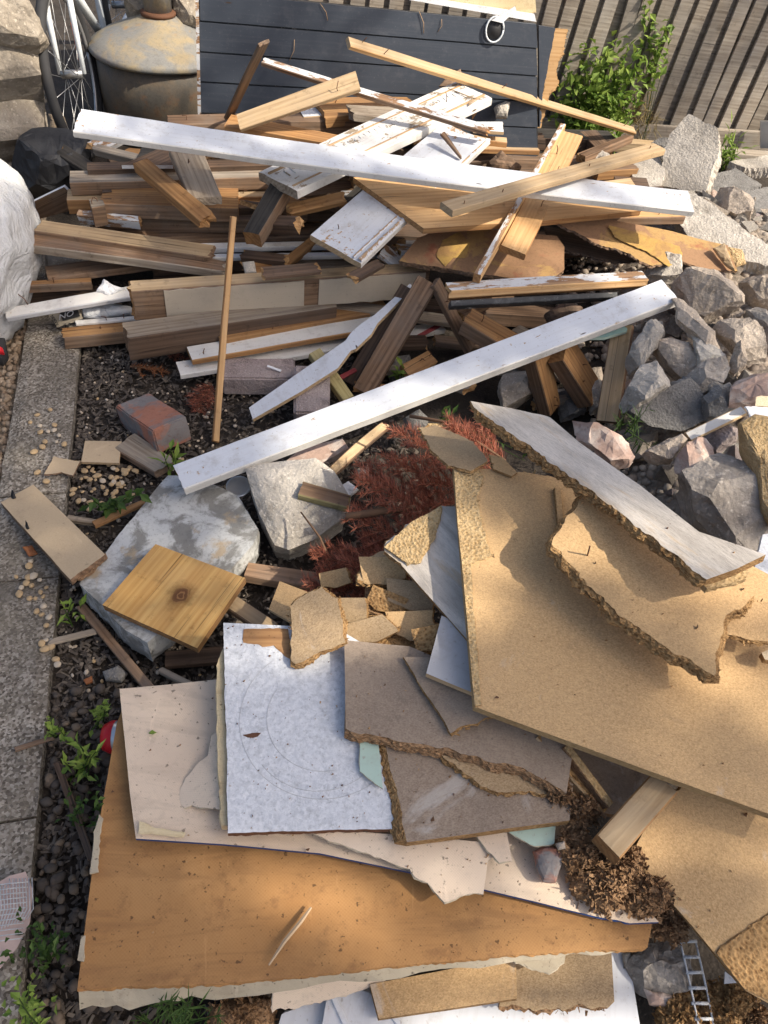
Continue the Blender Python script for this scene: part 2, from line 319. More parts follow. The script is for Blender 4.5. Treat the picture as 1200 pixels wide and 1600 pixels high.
# ---------------------------------------------------------------- builders
def board(name, label, p0, p1, wp, t, mat, side=None, end=None, roll=0, rag=(0, 0), cat='board', group=None, parent=None, bow=0, taper=1.0, wm=None):
    """p0, p1: top-face centre line ends (photo x, y, height z); wp: face width in photo pixels."""
    A, B = at(*p0), at(*p1); X = (B-A).normalized(); L = (B-A).length
    Y = Vector((0, 0, 1)).cross(X).normalized(); Z = X.cross(Y)
    if roll:
        q = 1 if (CP-A).dot(Y) < 0 else -1
        rot = Matrix.Rotation(R(roll)*q, 3, X); Y, Z = rot @ Y, rot @ Z
    C = (A+B)/2; a0 = Vector(proj(C-X*.01)); a1 = Vector(proj(C+X*.01)); dd = (a1-a0).normalized()
    b0 = Vector(proj(C-Y*.01)); b1 = Vector(proj(C+Y*.01)); e = b1-b0
    ppm = abs(e.x*dd.y-e.y*dd.x)/.02
    wd = wm or wp/max(ppm, 30)
    rr = random.Random(sum(map(ord, (label or '')+name))); so_ = rr.uniform(0, 50); bow = bow or rr.uniform(-.005, .005)*L; tw = rr.uniform(-.006, .006)*wd/.05
    nx = max(2, int(L/.09)); ny = max(3, min(9, int(wd/.014)+2)); ch = min(.0028, t*.2, wd*.1)
    bm = bmesh.new(); rings = []
    for i in range(nx+1):
        x = L*i/nx; k = 1+(taper-1)*i/nx; hw = wd/2*k; ring = []
        prof = [(-hw+ (2*hw)*j/(ny-1), 0) for j in range(ny)]
        prof[0] = (-hw+ch, 0); prof[-1] = (hw-ch, 0)
        pts = prof+[(hw, -ch), (hw, -t/2), (hw, -t+ch)]+[(-a, -t) for a, _ in prof]+[(-hw, -t+ch), (-hw, -t/2), (-hw, -ch)]
        for j, (y, z) in enumerate(pts):
            xx = x; rg = rag[0] if i == 0 else rag[1] if i == nx else 0
            if rg:
                s = (nz((y*60, z*40, so_+i))*1.3+rr.uniform(-.5, .5))*rg
                xx = x+s if i else x-s
            n = .0012*nz((x*9, y*30, z*30), 1, so_)
            ring.append(bm.verts.new((xx, y+n, z+.0012*nz((x*7, y*20, 3), 1, so_)+bow*math.sin(math.pi*i/nx)+tw*(i/nx-.5)*y/wd*2)))
        rings.append(ring)
    m = len(rings[0])
    for i in range(nx):
        for j in range(m):
            f = bm.faces.new((rings[i][j], rings[i+1][j], rings[i+1][(j+1) % m], rings[i][(j+1) % m])[::-1])
            f.material_index = 0 if j < ny-1 else 1
    for i, rg in ((0, rag[0]), (nx, rag[1])):
        c = bm.verts.new((rings[i][0].co.x if not rg else (0 if i == 0 else L)+rr.uniform(-.6, .6)*rg, 0, -t/2))
        if not rg: c.co.x = 0 if i == 0 else L
        for j in range(m):
            v = (c, rings[i][j], rings[i][(j+1) % m]); f = bm.faces.new(v if i == 0 else v[::-1]); f.material_index = 2
    bm.normal_update()
    mw = Matrix(((X.x, Y.x, Z.x, A.x), (X.y, Y.y, Z.y, A.y), (X.z, Y.z, Z.z, A.z), (0, 0, 0, 1)))
    o = link(name, mesh(bm), (mat, side or mat, end or side or mat), mw, parent, label if not parent else None, cat if not parent else None, group)
    o_info[o.name] = (L, wd, t); PL[o.name] = (A, Z)
    return o
o_info = {}
def plane_of(z, ref):
    if isinstance(z, (int, float)): return Vector((0, 0, z)), Vector((0, 0, 1))
    if z[0] == 'pl': return z[1], z[2].normalized()
    P = [at(*q) for q in z]; n = (P[1]-P[0]).cross(P[2]-P[0]).normalized()
    if n.dot(CP-P[0]) < 0: n = -n
    return P[0], n
def sheet(name, label, outline, z, t, mat, edge=None, back=None, cat='board', parent=None, group=None, warp=0, wfreq=2.5, ax=None, lift=None, lev=3, under=1.0, kind=None, smooth=False, rag=1.0, spread=0.0):
    fl_ = {'white_paint': 'white_flat', 'white_warm': 'warm_flat'}; mat = fl_.get(mat, mat); edge = fl_.get(edge, edge)
    if lift is not None: P, n = PL[parent.name]; P = P+n*lift
    else: P, n = plane_of(z, None)
    pts = [(atpl(q[0], q[1], P, n), (q[2] if len(q) > 2 else 0)) for q in outline]
    c = sum((p for p, _ in pts), Vector())/len(pts)
    if ax: xd = atpl(*ax[1], P, n)-atpl(*ax[0], P, n)
    else: xd = pts[1][0]-pts[0][0]
    if lift is not None: mw = W[parent.name].copy(); mw.translation = c
    else: mw = frame(c, xd, n)
    if lift is not None: mw = frame(c, W[parent.name].to_3x3() @ Vector((1, 0, 0)), n)
    inv = mw.inverted(); q2 = [((inv @ p).to_2d(), a) for p, a in pts]
    area = sum(q2[i][0].x*q2[(i+1) % len(q2)][0].y-q2[(i+1) % len(q2)][0].x*q2[i][0].y for i in range(len(q2)))
    if area < 0:
        pp = [q[0] for q in q2][::-1]; aa = [q[1] for q in q2]; aa = aa[:-1][::-1]+[aa[-1]]; q2 = list(zip(pp, aa))
    if spread: lev = 6
    so_ = sum(map(ord, (label or '')+name)) % 97+.37*len(PL); rr = random.Random(int(so_*100))
    ring = []
    for i, (p, a) in enumerate(q2):
        q = q2[(i+1) % len(q2)][0]; L = (q-p).length; d = (q-p)/max(L, 1e-6); nn = Vector((d.y, -d.x))
        k = max(1, int(L/(.007 if a else .05))); k = min(k, 160)
        for j in range(k):
            s = j/k; b = p.lerp(q, s); e = math.sin(math.pi*s)**.3 if s > 0 else 0
            if a: off = a*e*(1.2*nz((b.x*14, b.y*14, 0), 1, so_)+.8*nz((b.x*45, b.y*45, 0), 1, so_)+.45*nz((b.x*140, b.y*140, 0), 1, so_))
            else: off = .0009*nz((b.x*25, b.y*25, 0), 1, so_) if j else 0
            ring.append((b+nn*off, nn, a))
    bm = bmesh.new(); R_ = []
    for l in range(lev+1):
        row = []
        for (b, nn, a) in ring:
            o = nn*(a*under*rag*(.30*nz((b.x*130, b.y*130, l*2.3), 1, so_)+.35*nz((b.x*25, b.y*25, l*1.1), 1, so_)+rr.uniform(-.5, .5)+.25*math.sin(math.pi*l/max(lev, 1)))+spread*(l/lev)**.8*(1 if a > .0045 else 0)*(1+.45*nz((b.x*11, b.y*11, 3), 1, so_)+rr.uniform(-.15, .15))) if (a and l) else Vector((0, 0))
            row.append(bm.verts.new((b.x+o.x, b.y+o.y, -t*l/lev)))
        R_.append(row)
    m = len(ring)
    bm.faces.new(R_[0]).material_index = 0
    f = bm.faces.new(R_[-1][::-1]); f.material_index = 2
    for l in range(lev):
        for j in range(m):
            f = bm.faces.new((R_[l][j], R_[l+1][j], R_[l+1][(j+1) % m], R_[l][(j+1) % m])); f.material_index = 1
    if spread or (edge and edge.startswith('torn')):
        for (b, nn, a) in ring:
            if a < .0035: continue
            for _ in range(2):
                l = rr.random(); q = Vector((b.x, b.y, -t*l))+Vector((nn.x, nn.y, 0))*(spread*l+rr.uniform(-.002, .003)); d = Vector((nn.x*.6, nn.y*.6, 0))+rv(rr)*.9; d.normalize(); L = rr.uniform(.002, .012)*rr.random(); s_ = d.cross(rv(rr)).normalized()*L*rr.uniform(.1, .35)
                fl = bm.faces.new((bm.verts.new(q-s_), bm.verts.new(q+s_), bm.verts.new(q+d*L+s_*.6), bm.verts.new(q+d*L-s_*.6))); fl.material_index = 1
    if warp:
        xs = [v.co.x for v in bm.verts]; ys = [v.co.y for v in bm.verts]; st = .06
        for axis, lo, hi in ((0, min(xs), max(xs)), (1, min(ys), max(ys))):
            k = max(2, min(14, int((hi-lo)/st)))
            for j in range(1, k):
                co = Vector((0, 0, 0)); co[axis] = lo+(hi-lo)*j/k; no = Vector((0, 0, 0)); no[axis] = 1
                bmesh.ops.bisect_plane(bm, geom=bm.verts[:]+bm.edges[:]+bm.faces[:], plane_co=co, plane_no=no)
        for v in bm.verts: v.co.z += warp*nz((v.co.x*wfreq, v.co.y*wfreq, 0), 1, so_)
        bmesh.ops.triangulate(bm, faces=[f for f in bm.faces if len(f.verts) > 4])
    bm.normal_update()
    o = link(name, mesh(bm, smooth), (mat, edge or mat, back or edge or mat), mw, parent, label if not parent else None, cat if not parent else None, group, kind)
    PL[o.name] = (P, n); SH[o.name] = (P, n, outline)
    return o
SH = {}
def lump(name, label, outline, z, depth, mat, rough=.05, cat='rubble', group=None, parent=None, nrm=None, blunt=.62, seed=None, smooth=False, kind=None, facet=0, fuzz=0):
    cx = sum(p[0] for p in outline)/len(outline); cy = sum(p[1] for p in outline)/len(outline)
    C = at(cx, cy, z); n = nrm or (Vector((0, 0, 1))+(CP-C).normalized()).normalized()
    pts = [atpl(x, y, C, n) for x, y in outline]; mw = frame(C, Vector((1, 0, 0)), n); inv = mw.inverted()
    q = [(inv @ p).to_2d() for p in pts]
    if sum(q[i].x*q[(i+1) % len(q)].y-q[(i+1) % len(q)].x*q[i].y for i in range(len(q))) < 0: q = q[::-1]
    so_ = seed if seed is not None else sum(map(ord, (label or '')+name+str(cx))) % 89; size = max(p.length for p in q)
    ring = []
    per = sum((q[(i+1) % len(q)]-q[i]).length for i in range(len(q))); step = per/34
    for i in range(len(q)):
        a, b = q[i], q[(i+1) % len(q)]; k = max(1, int((b-a).length/step))
        for j in range(k): ring.append(a.lerp(b, j/k))
    prof = [(-.55, .5), (-.5, blunt+.16), (-.3, .95), (-.08, 1.0), (.12, .97), (.30, blunt+.22), (.40, blunt), (.45, blunt*.66), (.47, blunt*.33)]
    tl = Vector((nz((so_, 1, 2))*.35, nz((so_, 5, 2))*.35))
    bm = bmesh.new(); rows = []
    for h, s in prof:
        row = []
        for p in ring:
            zz = h*depth+(p*s).dot(tl)*(.8 if h > .1 else 0)*(depth/size)
            v = Vector((p.x*s, p.y*s, zz)); d = rough*size*fr(v/size, 2.0, so_)
            dir_ = Vector((p.x, p.y, h*size*1.4)).normalized()
            row.append(bm.verts.new(v+dir_*d+Vector((0, 0, rough*.35*size*nz(v/size, 7, so_)))))
        rows.append(row)
    m = len(ring); r2 = random.Random(int(so_*7)+3)
    if fuzz:
        vs = [v.co.copy() for v in bm.verts if v.co.z > -.2*depth]
        for k in range(fuzz):
            q = r2.choice(vs)*r2.uniform(.85, 1.05)+rv(r2)*size*.12; d = rv(r2); L = r2.uniform(.003, .013); s_ = d.cross(rv(r2)).normalized()*L*r2.uniform(.15, .4)
            bm.faces.new((bm.verts.new(q-s_), bm.verts.new(q+s_), bm.verts.new(q+d*L+s_*.6), bm.verts.new(q+d*L-s_*.6)))
    for a in range(len(prof)-1):
        for j in range(m): bm.faces.new((rows[a][j], rows[a][(j+1) % m], rows[a+1][(j+1) % m], rows[a+1][j]))
    ct = bm.verts.new((0, 0, .47*depth)); cb = bm.verts.new((0, 0, -.55*depth))
    for j in range(m):
        bm.faces.new((rows[-1][j], rows[-1][(j+1) % m], ct)); bm.faces.new((rows[0][(j+1) % m], rows[0][j], cb))
    for k in range(0 if fuzz else facet):
        d = rv(r2); d.z = abs(d.z)*1.3-.15; d.normalize(); ext = max(v.co.dot(d) for v in bm.verts); lim = ext*(r2.uniform(.55, .80) if d.z > .45 else r2.uniform(.78, .95))
        cut = bmesh.ops.bisect_plane(bm, geom=bm.verts[:]+bm.edges[:]+bm.faces[:], plane_co=d*lim, plane_no=(d+rv(r2)*.05).normalized(), clear_outer=True)
        es = [e for e in cut['geom_cut'] if isinstance(e, bmesh.types.BMEdge)]
        if es: bmesh.ops.edgenet_fill(bm, edges=es)
    if facet and not fuzz:
        bmesh.ops.triangulate(bm, faces=[f for f in bm.faces if len(f.verts) > 4])
        for _ in range(2):
            le = [e for e in bm.edges if e.calc_length() > size*.22]
            if le: bmesh.ops.subdivide_edges(bm, edges=le, cuts=1); bmesh.ops.triangulate(bm, faces=[f for f in bm.faces if len(f.verts) > 4])
        bmesh.ops.recalc_face_normals(bm, faces=bm.faces[:]); bm.normal_update()
        for v in bm.verts: v.co += v.normal*size*(.035*nz(v.co/size, 5, so_)+.03*nz(v.co/size, 12, so_))
    bm.normal_update()
    me = mesh(bm, smooth)
    return link(name, me, (mat,), mw, parent, label if not parent else None, cat if not parent else None, group, kind)
def box_mesh(sx, sy, sz, ch=.003, seg=1, jit=0, seed=0):
    bm = bmesh.new(); bmesh.ops.create_cube(bm, size=1)
    for v in bm.verts: v.co = Vector((v.co.x*sx, v.co.y*sy, v.co.z*sz))
    if seg > 1: bmesh.ops.subdivide_edges(bm, edges=bm.edges[:], cuts=seg, use_grid_fill=True)
    if ch: bmesh.ops.bevel(bm, geom=[e for e in bm.edges if e.calc_face_angle(0) > .5], offset=ch, segments=2, affect='EDGES', clamp_overlap=True)
    if jit:
        for v in bm.verts: v.co += Vector((nz(v.co, 18, seed), nz(v.co, 18, seed+9), nz(v.co, 18, seed+4)))*jit
    return mesh(bm)
def box(name, label, p, dims, rz, mat, tilt=(0, 0), cat='block', jit=.003, ch=.006, seg=5, parent=None, group=None):
    P = at(*p); mw = Matrix.Translation(P) @ Matrix.Rotation(R(rz), 4, 'Z') @ Matrix.Rotation(R(tilt[0]), 4, 'X') @ Matrix.Rotation(R(tilt[1]), 4, 'Y')
    return link(name, box_mesh(*dims, ch, seg, jit, p[0] % 31), (mat,), mw, parent, label, cat, group)
def tube_into(bm, pts, rad, n=6, cap=True):
    rings = []
    for i, p in enumerate(pts):
        d = (pts[min(i+1, len(pts)-1)]-pts[max(i-1, 0)]).normalized(); a = d.orthogonal().normalized(); b = d.cross(a)
        r = rad[i] if isinstance(rad, (list, tuple)) else rad
        rings.append([bm.verts.new(p+(a*math.cos(2*math.pi*k/n)+b*math.sin(2*math.pi*k/n))*r) for k in range(n)])
    for i in range(len(pts)-1):
        # keep rings aligned
        best = min(range(n), key=lambda s: sum((rings[i][k].co-rings[i+1][(k+s) % n].co).length for k in range(n)))
        rings[i+1] = rings[i+1][best:]+rings[i+1][:best]
        for k in range(n): bm.faces.new((rings[i][k], rings[i][(k+1) % n], rings[i+1][(k+1) % n], rings[i+1][k]))
    if cap and n > 2: bm.faces.new(rings[0][::-1]); bm.faces.new(rings[-1])
def tube(name, label, pts, rad, mat, n=8, cat=None, parent=None, group=None, smooth=True):
    o = Vector(pts[0]) if not parent else None
    mw = Matrix.Translation(o) if o else W[parent.name]; inv = mw.inverted()
    bm = bmesh.new(); tube_into(bm, [inv @ Vector(p) for p in pts], rad, n); bm.normal_update()
    return link(name, mesh(bm, smooth), (mat,), mw, parent, label, cat, group)
def lathe(name, prof, mat, mw, parent=None, n=40, wob=0, label=None, cat=None):
    bm = bmesh.new(); rows = []
    for r, z in prof:
        rows.append([bm.verts.new((r*math.cos(2*math.pi*k/n)*(1+wob*nz((math.cos(6.28*k/n)*2, math.sin(6.28*k/n)*2, z*4))), r*math.sin(2*math.pi*k/n)*(1+wob*nz((math.cos(6.28*k/n)*2, math.sin(6.28*k/n)*2, z*4+9))), z+wob*.12*nz((math.cos(6.28*k/n)*3, math.sin(6.28*k/n)*3, 5)))) for k in range(n)])
    for a in range(len(rows)-1):
        for k in range(n): bm.faces.new((rows[a][k], rows[a][(k+1) % n], rows[a+1][(k+1) % n], rows[a+1][k]))
    bm.faces.new(rows[0][::-1]); bm.faces.new(rows[-1]); bm.normal_update()
    return link(name, mesh(bm, True), (mat,), mw, parent, label, cat)
def nail(parent, x, y, h=.03, lean=(.2, .1), bend=True):
    """a nail standing out of the top face of a board (photo x, y)"""
    P, n = PL[parent.name]; p = atpl(x, y, P, n); l = Vector((lean[0], lean[1], 0))
    pts = [p-n*.004, p+n*h*.6+l*h*.3, p+n*h+l*h*(1.0 if bend else .5)]
    tube('nail', None, pts, .0016, 'rusty', 6, parent=parent)
def leaf_into(bm, p, d, n, L, wd, fold=.25):
    d = d.normalized(); s = d.cross(n).normalized(); n2 = s.cross(d)
    a = bm.verts.new(p); b = bm.verts.new(p+d*L*.45+s*wd*.5+n2*fold*wd); c = bm.verts.new(p+d*L-n2*fold*L*.3); e = bm.verts.new(p+d*L*.45-s*wd*.5+n2*fold*wd); k = bm.verts.new(p+d*L*.5)
    bm.faces.new((a, k, b)); bm.faces.new((k, c, b)); bm.faces.new((a, e, k)); bm.faces.new((k, e, c))
def weed(label, base, tips, mat, leaf=(.035, .016), per=9, cat='weed', name='weed', fill=0, fr_=.12, group=None, spread=.4):
    """base: (photo x, y, z); tips: photo points the stems reach, at the base's distance"""
    B = at(*base); root = empty(name, B, label, cat, group); rr = random.Random(sum(map(ord, label)))
    bs, bl = bmesh.new(), bmesh.new()
    for i, tp in enumerate(tips):
        T = aty(tp[0], tp[1], B.y-U(0, .06))-B; b0 = Vector((rr.uniform(-.03, .03), rr.uniform(-.03, .03), -.01))
        mid = b0.lerp(T, .5)+Vector((rr.uniform(-.1, .1), rr.uniform(-.1, .1), .06))*T.length*.5
        pts = [b0*(1-s)**2+mid*2*s*(1-s)+T*s*s for s in [k/6 for k in range(7)]]
        tube_into(bs, pts, [.0022*(1-.7*k/6) for k in range(7)], 4)
        for k in range(per):
            s = fr_+(1-fr_)*(k+rr.random())/per; p = b0*(1-s)**2+mid*2*s*(1-s)+T*s*s
            d = rv(rr)+Vector((0, 0, .25)); d = d.normalized()
            leaf_into(bl, p, d, (Vector((0, 0, 1))+rv(rr)*.5).normalized(), leaf[0]*rr.uniform(.6, 1.2), leaf[1]*rr.uniform(.7, 1.2))
    for i in range(fill):
        T = aty(*tips[i % len(tips)][:2], B.y)-B; p = T*rr.uniform(.1, .95)+rv(rr)*spread*.3
        if p.z < .01: p.z = abs(p.z)+.01
        leaf_into(bl, p, (rv(rr)+Vector((0, 0, .2))).normalized(), (Vector((0, 0, 1))+rv(rr)*.6).normalized(), leaf[0]*rr.uniform(.6, 1.2), leaf[1]*rr.uniform(.7, 1.2))
    link('stem', mesh(bs), ('stem_brown' if mat == 'straw' else 'leaf_dark',), parent=root); link('leaves', mesh(bl), (mat,), parent=root)
    return root
def conifer(label, p0, p1, mat, side=9, ln=.03, wid=.12, name='dead_branch', cat='branch', sag=.02, group=None):
    A, B = at(*p0), at(*p1); rr = random.Random(sum(map(ord, label))); root = empty(name, A, label, cat, group)
    X = (B-A); L = X.length; X.normalize(); Yv = Vector((0, 0, 1)).cross(X).normalized(); Zv = X.cross(Yv)
    bs, bn = bmesh.new(), bmesh.new()
    def stem(a, d, l, r):
        pts = [a+d*l*k/4+Zv*(-sag*(k/4)**2)+rv(rr)*.003 for k in range(5)]; tube_into(bs, pts, [r*(1-.7*k/4) for k in range(5)], 5)
        return pts
    def needles(pts, n):
        for k in range(n):
            s = k/n*3.999; i = int(s); p = pts[i].lerp(pts[i+1], s-i); d = (pts[i+1]-pts[i]).normalized()
            for sg in (-1, 1):
                dd = (d*rr.uniform(.35, .9)+Yv*sg*rr.uniform(.5, 1)+Zv*rr.uniform(-.25, .6)).normalized()
                q = p+dd*ln*rr.uniform(.6, 1.2)*(1-.35*k/n); s2 = dd.cross(rv(rr)).normalized()*.0011
                a, b, c = bn.verts.new(p-s2), bn.verts.new(p+s2), bn.verts.new(q); bn.faces.new((a, b, c))
                dd2 = (d*rr.uniform(.35, .9)+Yv*sg*rr.uniform(.2, .8)+Zv*rr.uniform(-.1, .9)).normalized(); q = p+dd2*ln*rr.uniform(.5, 1.1)
                s2 = dd2.cross(rv(rr)).normalized()*.0011; bn.faces.new((bn.verts.new(p-s2), bn.verts.new(p+s2), bn.verts.new(q)))
    O = Vector((0, 0, 0)); main = stem(O, X, L, .004); needles(main, int(L/.0035))
    for k in range(side):
        s = (k+.5)/side*3.6; i = int(s); p = main[i].lerp(main[min(i+1, 4)], s-i)
        for sg in (-1, 1):
            d = (X*rr.uniform(.6, 1)+Yv*sg*rr.uniform(.5, .9)+Zv*rr.uniform(-.1, .35)).normalized(); l = wid*(1.1-s/4.5)*rr.uniform(.7, 1.2)
            needles(stem(p, d, l, .0022), int(l/.0032))
    link('stem', mesh(bs), ('stem_brown',), parent=root); link('needles', mesh(bn), (mat,), parent=root)
    return root
def inpoly(x, y, poly):
    c = False; j = len(poly)-1
    for i in range(len(poly)):
        xi, yi, xj, yj = poly[i][0], poly[i][1], poly[j][0], poly[j][1]
        if (yi > y) != (yj > y) and x < (xj-xi)*(y-yi)/(yj-yi)+xi: c = not c
        j = i
    return c

# ================================================================= THE SETTING
def sst(a, b, x):
    t = max(0, min(1, (x-a)/(b-a))); return t*t*(3-2*t)
def gh(x, y):
    h = .27*sst(.5, 1.0, x)*sst(.75, 1.5, y)*(1-sst(3.0, 4.1, y))*(1-sst(3, 4, x))
    h += .10*math.exp(-(((x+.15)/.75)**2+((y-2.75)/.42)**2)*1.2)
    h += .05*math.exp(-(((x-.35)/.5)**2+((y-.85)/.35)**2))
    return h
def ground():
    bm = bmesh.new(); xs = [-60, -12, -4]+[-2.4+.06*i for i in range(94)]+[4, 12, 60]; ys = [-40, -8, -2]+[-.6+.06*i for i in range(98)]+[7, 14, 60]
    v = [[bm.verts.new((x, y, gh(x, y)+(.012*fr((x, y, 0), 5) if -2.5 < x < 3.3 and -1 < y < 5.4 else 0)-.012)) for x in xs] for y in ys]
    for j in range(len(ys)-1):
        for i in range(len(xs)-1): bm.faces.new((v[j][i], v[j][i+1], v[j+1][i+1], v[j+1][i]))
    link('ground', mesh(bm, True), ('soil',), kind='structure')
ground()
def mound():
    bm = bmesh.new(); n = 60; v = [[bm.verts.new((.6+1.6*i/n, .95+3.0*j/n, gh(.6+1.6*i/n, .95+3.0*j/n)+.004+.014*fr((i*.07, j*.12, 0), 5)-.03*(1-sst(0, .12, min(i, j, n-i, n-j)/n)))) for i in range(n+1)] for j in range(n+1)]
    for j in range(n):
        for i in range(n): bm.faces.new((v[j][i], v[j][i+1], v[j+1][i+1], v[j+1][i]))
    link('terrain', mesh(bm, True), ('dirt_tan',), kind='structure')
mound()
# concrete edging strip: straight run of cast slabs beside the bed
EA, EB = at(30, 1580, .02), at(120, 590, .02); ED = (EB-EA).normalized(); EN = Vector((-ED.y, ED.x, 0))   # EN points left
def edge_pt(s, off): p = EA+ED*s+EN*off; return Vector((p.x, p.y, 0))
EW = .172
ed = link('kerb', None, mw=Matrix.Translation(EA), kind='structure')
cuts = [-.9, .33, .93, 1.22, 2.02, 2.7]
for k in range(len(cuts)-1):
    s0, s1 = cuts[k]+.003, cuts[k+1]-.003; bm = bmesh.new(); n = 12; m = 6; rows = []
    for i in range(n+1):
        s = s0+(s1-s0)*i/n; row = []
        for j in range(m+1):
            b = -EW*(1-j/m) + EW; p = edge_pt(s+.004*nz((j, i, k)), b+(.004*nz((i*.7, k, 3)) if j in (0, m) else 0))
            zz = .03+.0015*nz((i, j, k))-(.006 if j in (0, m) or i in (0, n) else 0)
            row.append(bm.verts.new((p.x, p.y, zz)))
        rows.append(row)
    for i in range(n):
        for j in range(m): bm.faces.new((rows[i][j], rows[i][j+1], rows[i+1][j+1], rows[i+1][j])[::-1])
    bnd = [rows[i][0] for i in range(n+1)]+rows[n][1:]+[rows[i][m] for i in range(n-1, -1, -1)]+rows[0][1:-1][::-1]
    low = [bm.verts.new((v.co.x, v.co.y, -.06)) for v in bnd]
    for i in range(len(bnd)): bm.faces.new((bnd[i], bnd[(i+1) % len(bnd)], low[(i+1) % len(bnd)], low[i]))
    bmesh.ops.recalc_face_normals(bm, faces=bm.faces[:])
    link('slab', mesh(bm), ('edging',), mw=Matrix.Identity(4), parent=ed)
bm = bmesh.new(); q = [edge_pt(-1, EW+.004), edge_pt(2.9, EW+.004), edge_pt(2.9, 1.6), edge_pt(-1, 1.6)]
bm.faces.new([bm.verts.new((p.x, p.y, .002)) for p in q]); link('gravel_path', mesh(bm), ('gravel_soil',), kind='structure')

def scatter(name, mat, fn, n, size, flat, seed, label, kind='stuff', sub=1, zoff=0.0, chips=False):
    rr = random.Random(seed); V, Fc = [], []
    t = bmesh.new()
    if chips: bmesh.ops.create_cube(t, size=1.2)
    else: bmesh.ops.create_icosphere(t, subdivisions=sub, radius=1)
    tv = [v.co.copy() for v in t.verts]; t.verts.index_update(); tf = [[v.index for v in f.verts] for f in t.faces]; t.free()
    for i in range(n):
        p = fn(rr)
        if p is None: continue
        s = rr.uniform(*size); a = Matrix.Rotation(rr.uniform(0, 6.3), 3, 'Z') @ Matrix.Rotation(rr.gauss(0, .3), 3, 'X') @ Matrix.Rotation(rr.gauss(0, .3), 3, 'Y')
        if chips: dim = Vector((s, s*rr.uniform(.12, .5), s*rr.uniform(.06, .2)))
        else: dim = Vector((s*rr.uniform(.75, 1.25), s*rr.uniform(.65, 1), s*flat*rr.uniform(.7, 1.2)))
        b = len(V); off = rr.uniform(0, 99)
        for v in tv:
            k = 1+.22*nz(v, 1.3, off); V.append(a @ Vector((v.x*dim.x*k, v.y*dim.y*k, v.z*dim.z*k))+p+Vector((0, 0, zoff)))
        Fc += [[b+x for x in f] for f in tf]
    me = bpy.data.meshes.new('m'); me.from_pydata(V, [], Fc); me.update()
    if not chips:
        for pl in me.polygons: pl.use_smooth = True
    o = link(name, me, (mat,), kind=kind, label=label, cat=name.replace('_', ' ')); return o
def f_path(rr):
    p = edge_pt(rr.uniform(.6, 2.6), EW+.01+rr.random()**1.3*.5); p.z = .004; return p
scatter('gravel', 'gravel', f_path, 2600, (.007, .016), .7, 3, 'brown gravel of the path beyond the concrete edging')
def f_bed(rr):
    p = edge_pt(rr.uniform(-.2, 2.3), -.01-rr.random()**1.4*1.0); p.z = gh(p.x, p.y)+.002; return p
scatter('bark_mulch', 'mulch', f_bed, 17000, (.004, .019), .3, 4, 'dark bark mulch covering the bed beside the edging', chips=True)
def f_riv(rr):
    p = edge_pt(rr.uniform(-.15, .62), -.012-rr.random()**1.2*.17); p.z = .006+rr.random()*.012; return p
scatter('river_pebbles', 'river', f_riv, 240, (.005, .013), .75, 5, 'dark rounded river pebbles between edging and boards', sub=2)
def f_grit(rr):
    p = edge_pt(rr.uniform(.6, 2.0), -.01-rr.random()*.6); p.z = gh(p.x, p.y)+.004; return p
scatter('grit', 'cream_pebble', f_grit, 420, (.003, .007), .7, 6, 'pale grit and small stones on the dark mulch')

def f_dust(rr):
    x, y = rr.uniform(.55, 1.9), rr.uniform(.9, 3.9); h = gh(x, y)
    return Vector((x, y, h+.002)) if h > .04 else None
scatter('rubble_grit', 'dust_stone', f_dust, 6500, (.006, .022), .7, 12, 'dusty tan grit between the stones of the rubble')
# ---- fence
FA, FB = at(965, 205, .05), at(1200, 219, .05); FA.z = FB.z = 0.0
FD = (FB-FA).normalized(); FN = Vector((FD.y, -FD.x, 0));  FN = FN if FN.y < 0 else -FN
fence = empty('fence', FA, 'weathered grey paling fence with dappled light behind the plants', 'fence')
upv = (Vector((0, 0, 1))+FD*.06).normalized()
pal = [box_mesh(.068, .016, 1.9, .002, 3, .002, s) for s in range(4)]
palb = [box_mesh(.085, .014, 1.85, .002, 3, .002, s+9) for s in range(3)]
for me in pal+palb: me.materials.append(M['fence_wood'])
rr = random.Random(5)
for i in range(-26, 20):
    p = FA+FD*(.094*i)
    mw = frame(p+FN*.03+Vector((0, 0, 1.0))+FD*.06, FD, -FN.lerp(FD, rr.uniform(-.03, .03))) @ Matrix.Rotation(R(-90), 4, 'X')
    mw = Matrix.Translation(p+FN*(.036+rr.uniform(-.003, .003))+upv*(1.02+rr.uniform(-.02, .02))) @ frame(Vector(), FD, upv).to_3x3().to_4x4() @ Matrix.Rotation(rr.gauss(0, .012), 4, 'Y')
    link('paling', pal[i % 4], (), mw, fence)
    if i % 1 == 0:
        mw = Matrix.Translation(p+FD*.047+FN*.004+upv*(.99+rr.uniform(-.02, .02))) @ frame(Vector(), FD, upv).to_3x3().to_4x4()
        link('paling', palb[i % 3], (), mw, fence)
for z in (.35, 1.5):
    link('rail', box_mesh(4.4, .035, .07, .003), ('fence_wood',), Matrix.Translation(FA-FD*.3-FN*.03+Vector((0, 0, z))) @ frame(Vector(), FD, Vector((0, 0, 1))).to_3x3().to_4x4(), fence)
link('plinth_board', box_mesh(4.3, .03, .13, .003, 3, .002), ('fence_wood',), Matrix.Translation(FA-FD*.3+FN*.075+Vector((0, 0, .055))) @ frame(Vector(), FD, Vector((0, 0, 1))).to_3x3().to_4x4(), fence)
board('garden_sleeper', 'thin grey timber edging lying below the fence by the green clump', (1085, 229, .10), (1235, 243, .10), 9, .06, 'fence_wood', cat='timber')
board('garden_sleeper', 'pale thin timber lying below the fence behind leaning concrete slab', (955, 217, .08), (1040, 224, .08), 7, .05, 'pine_pale', cat='timber')
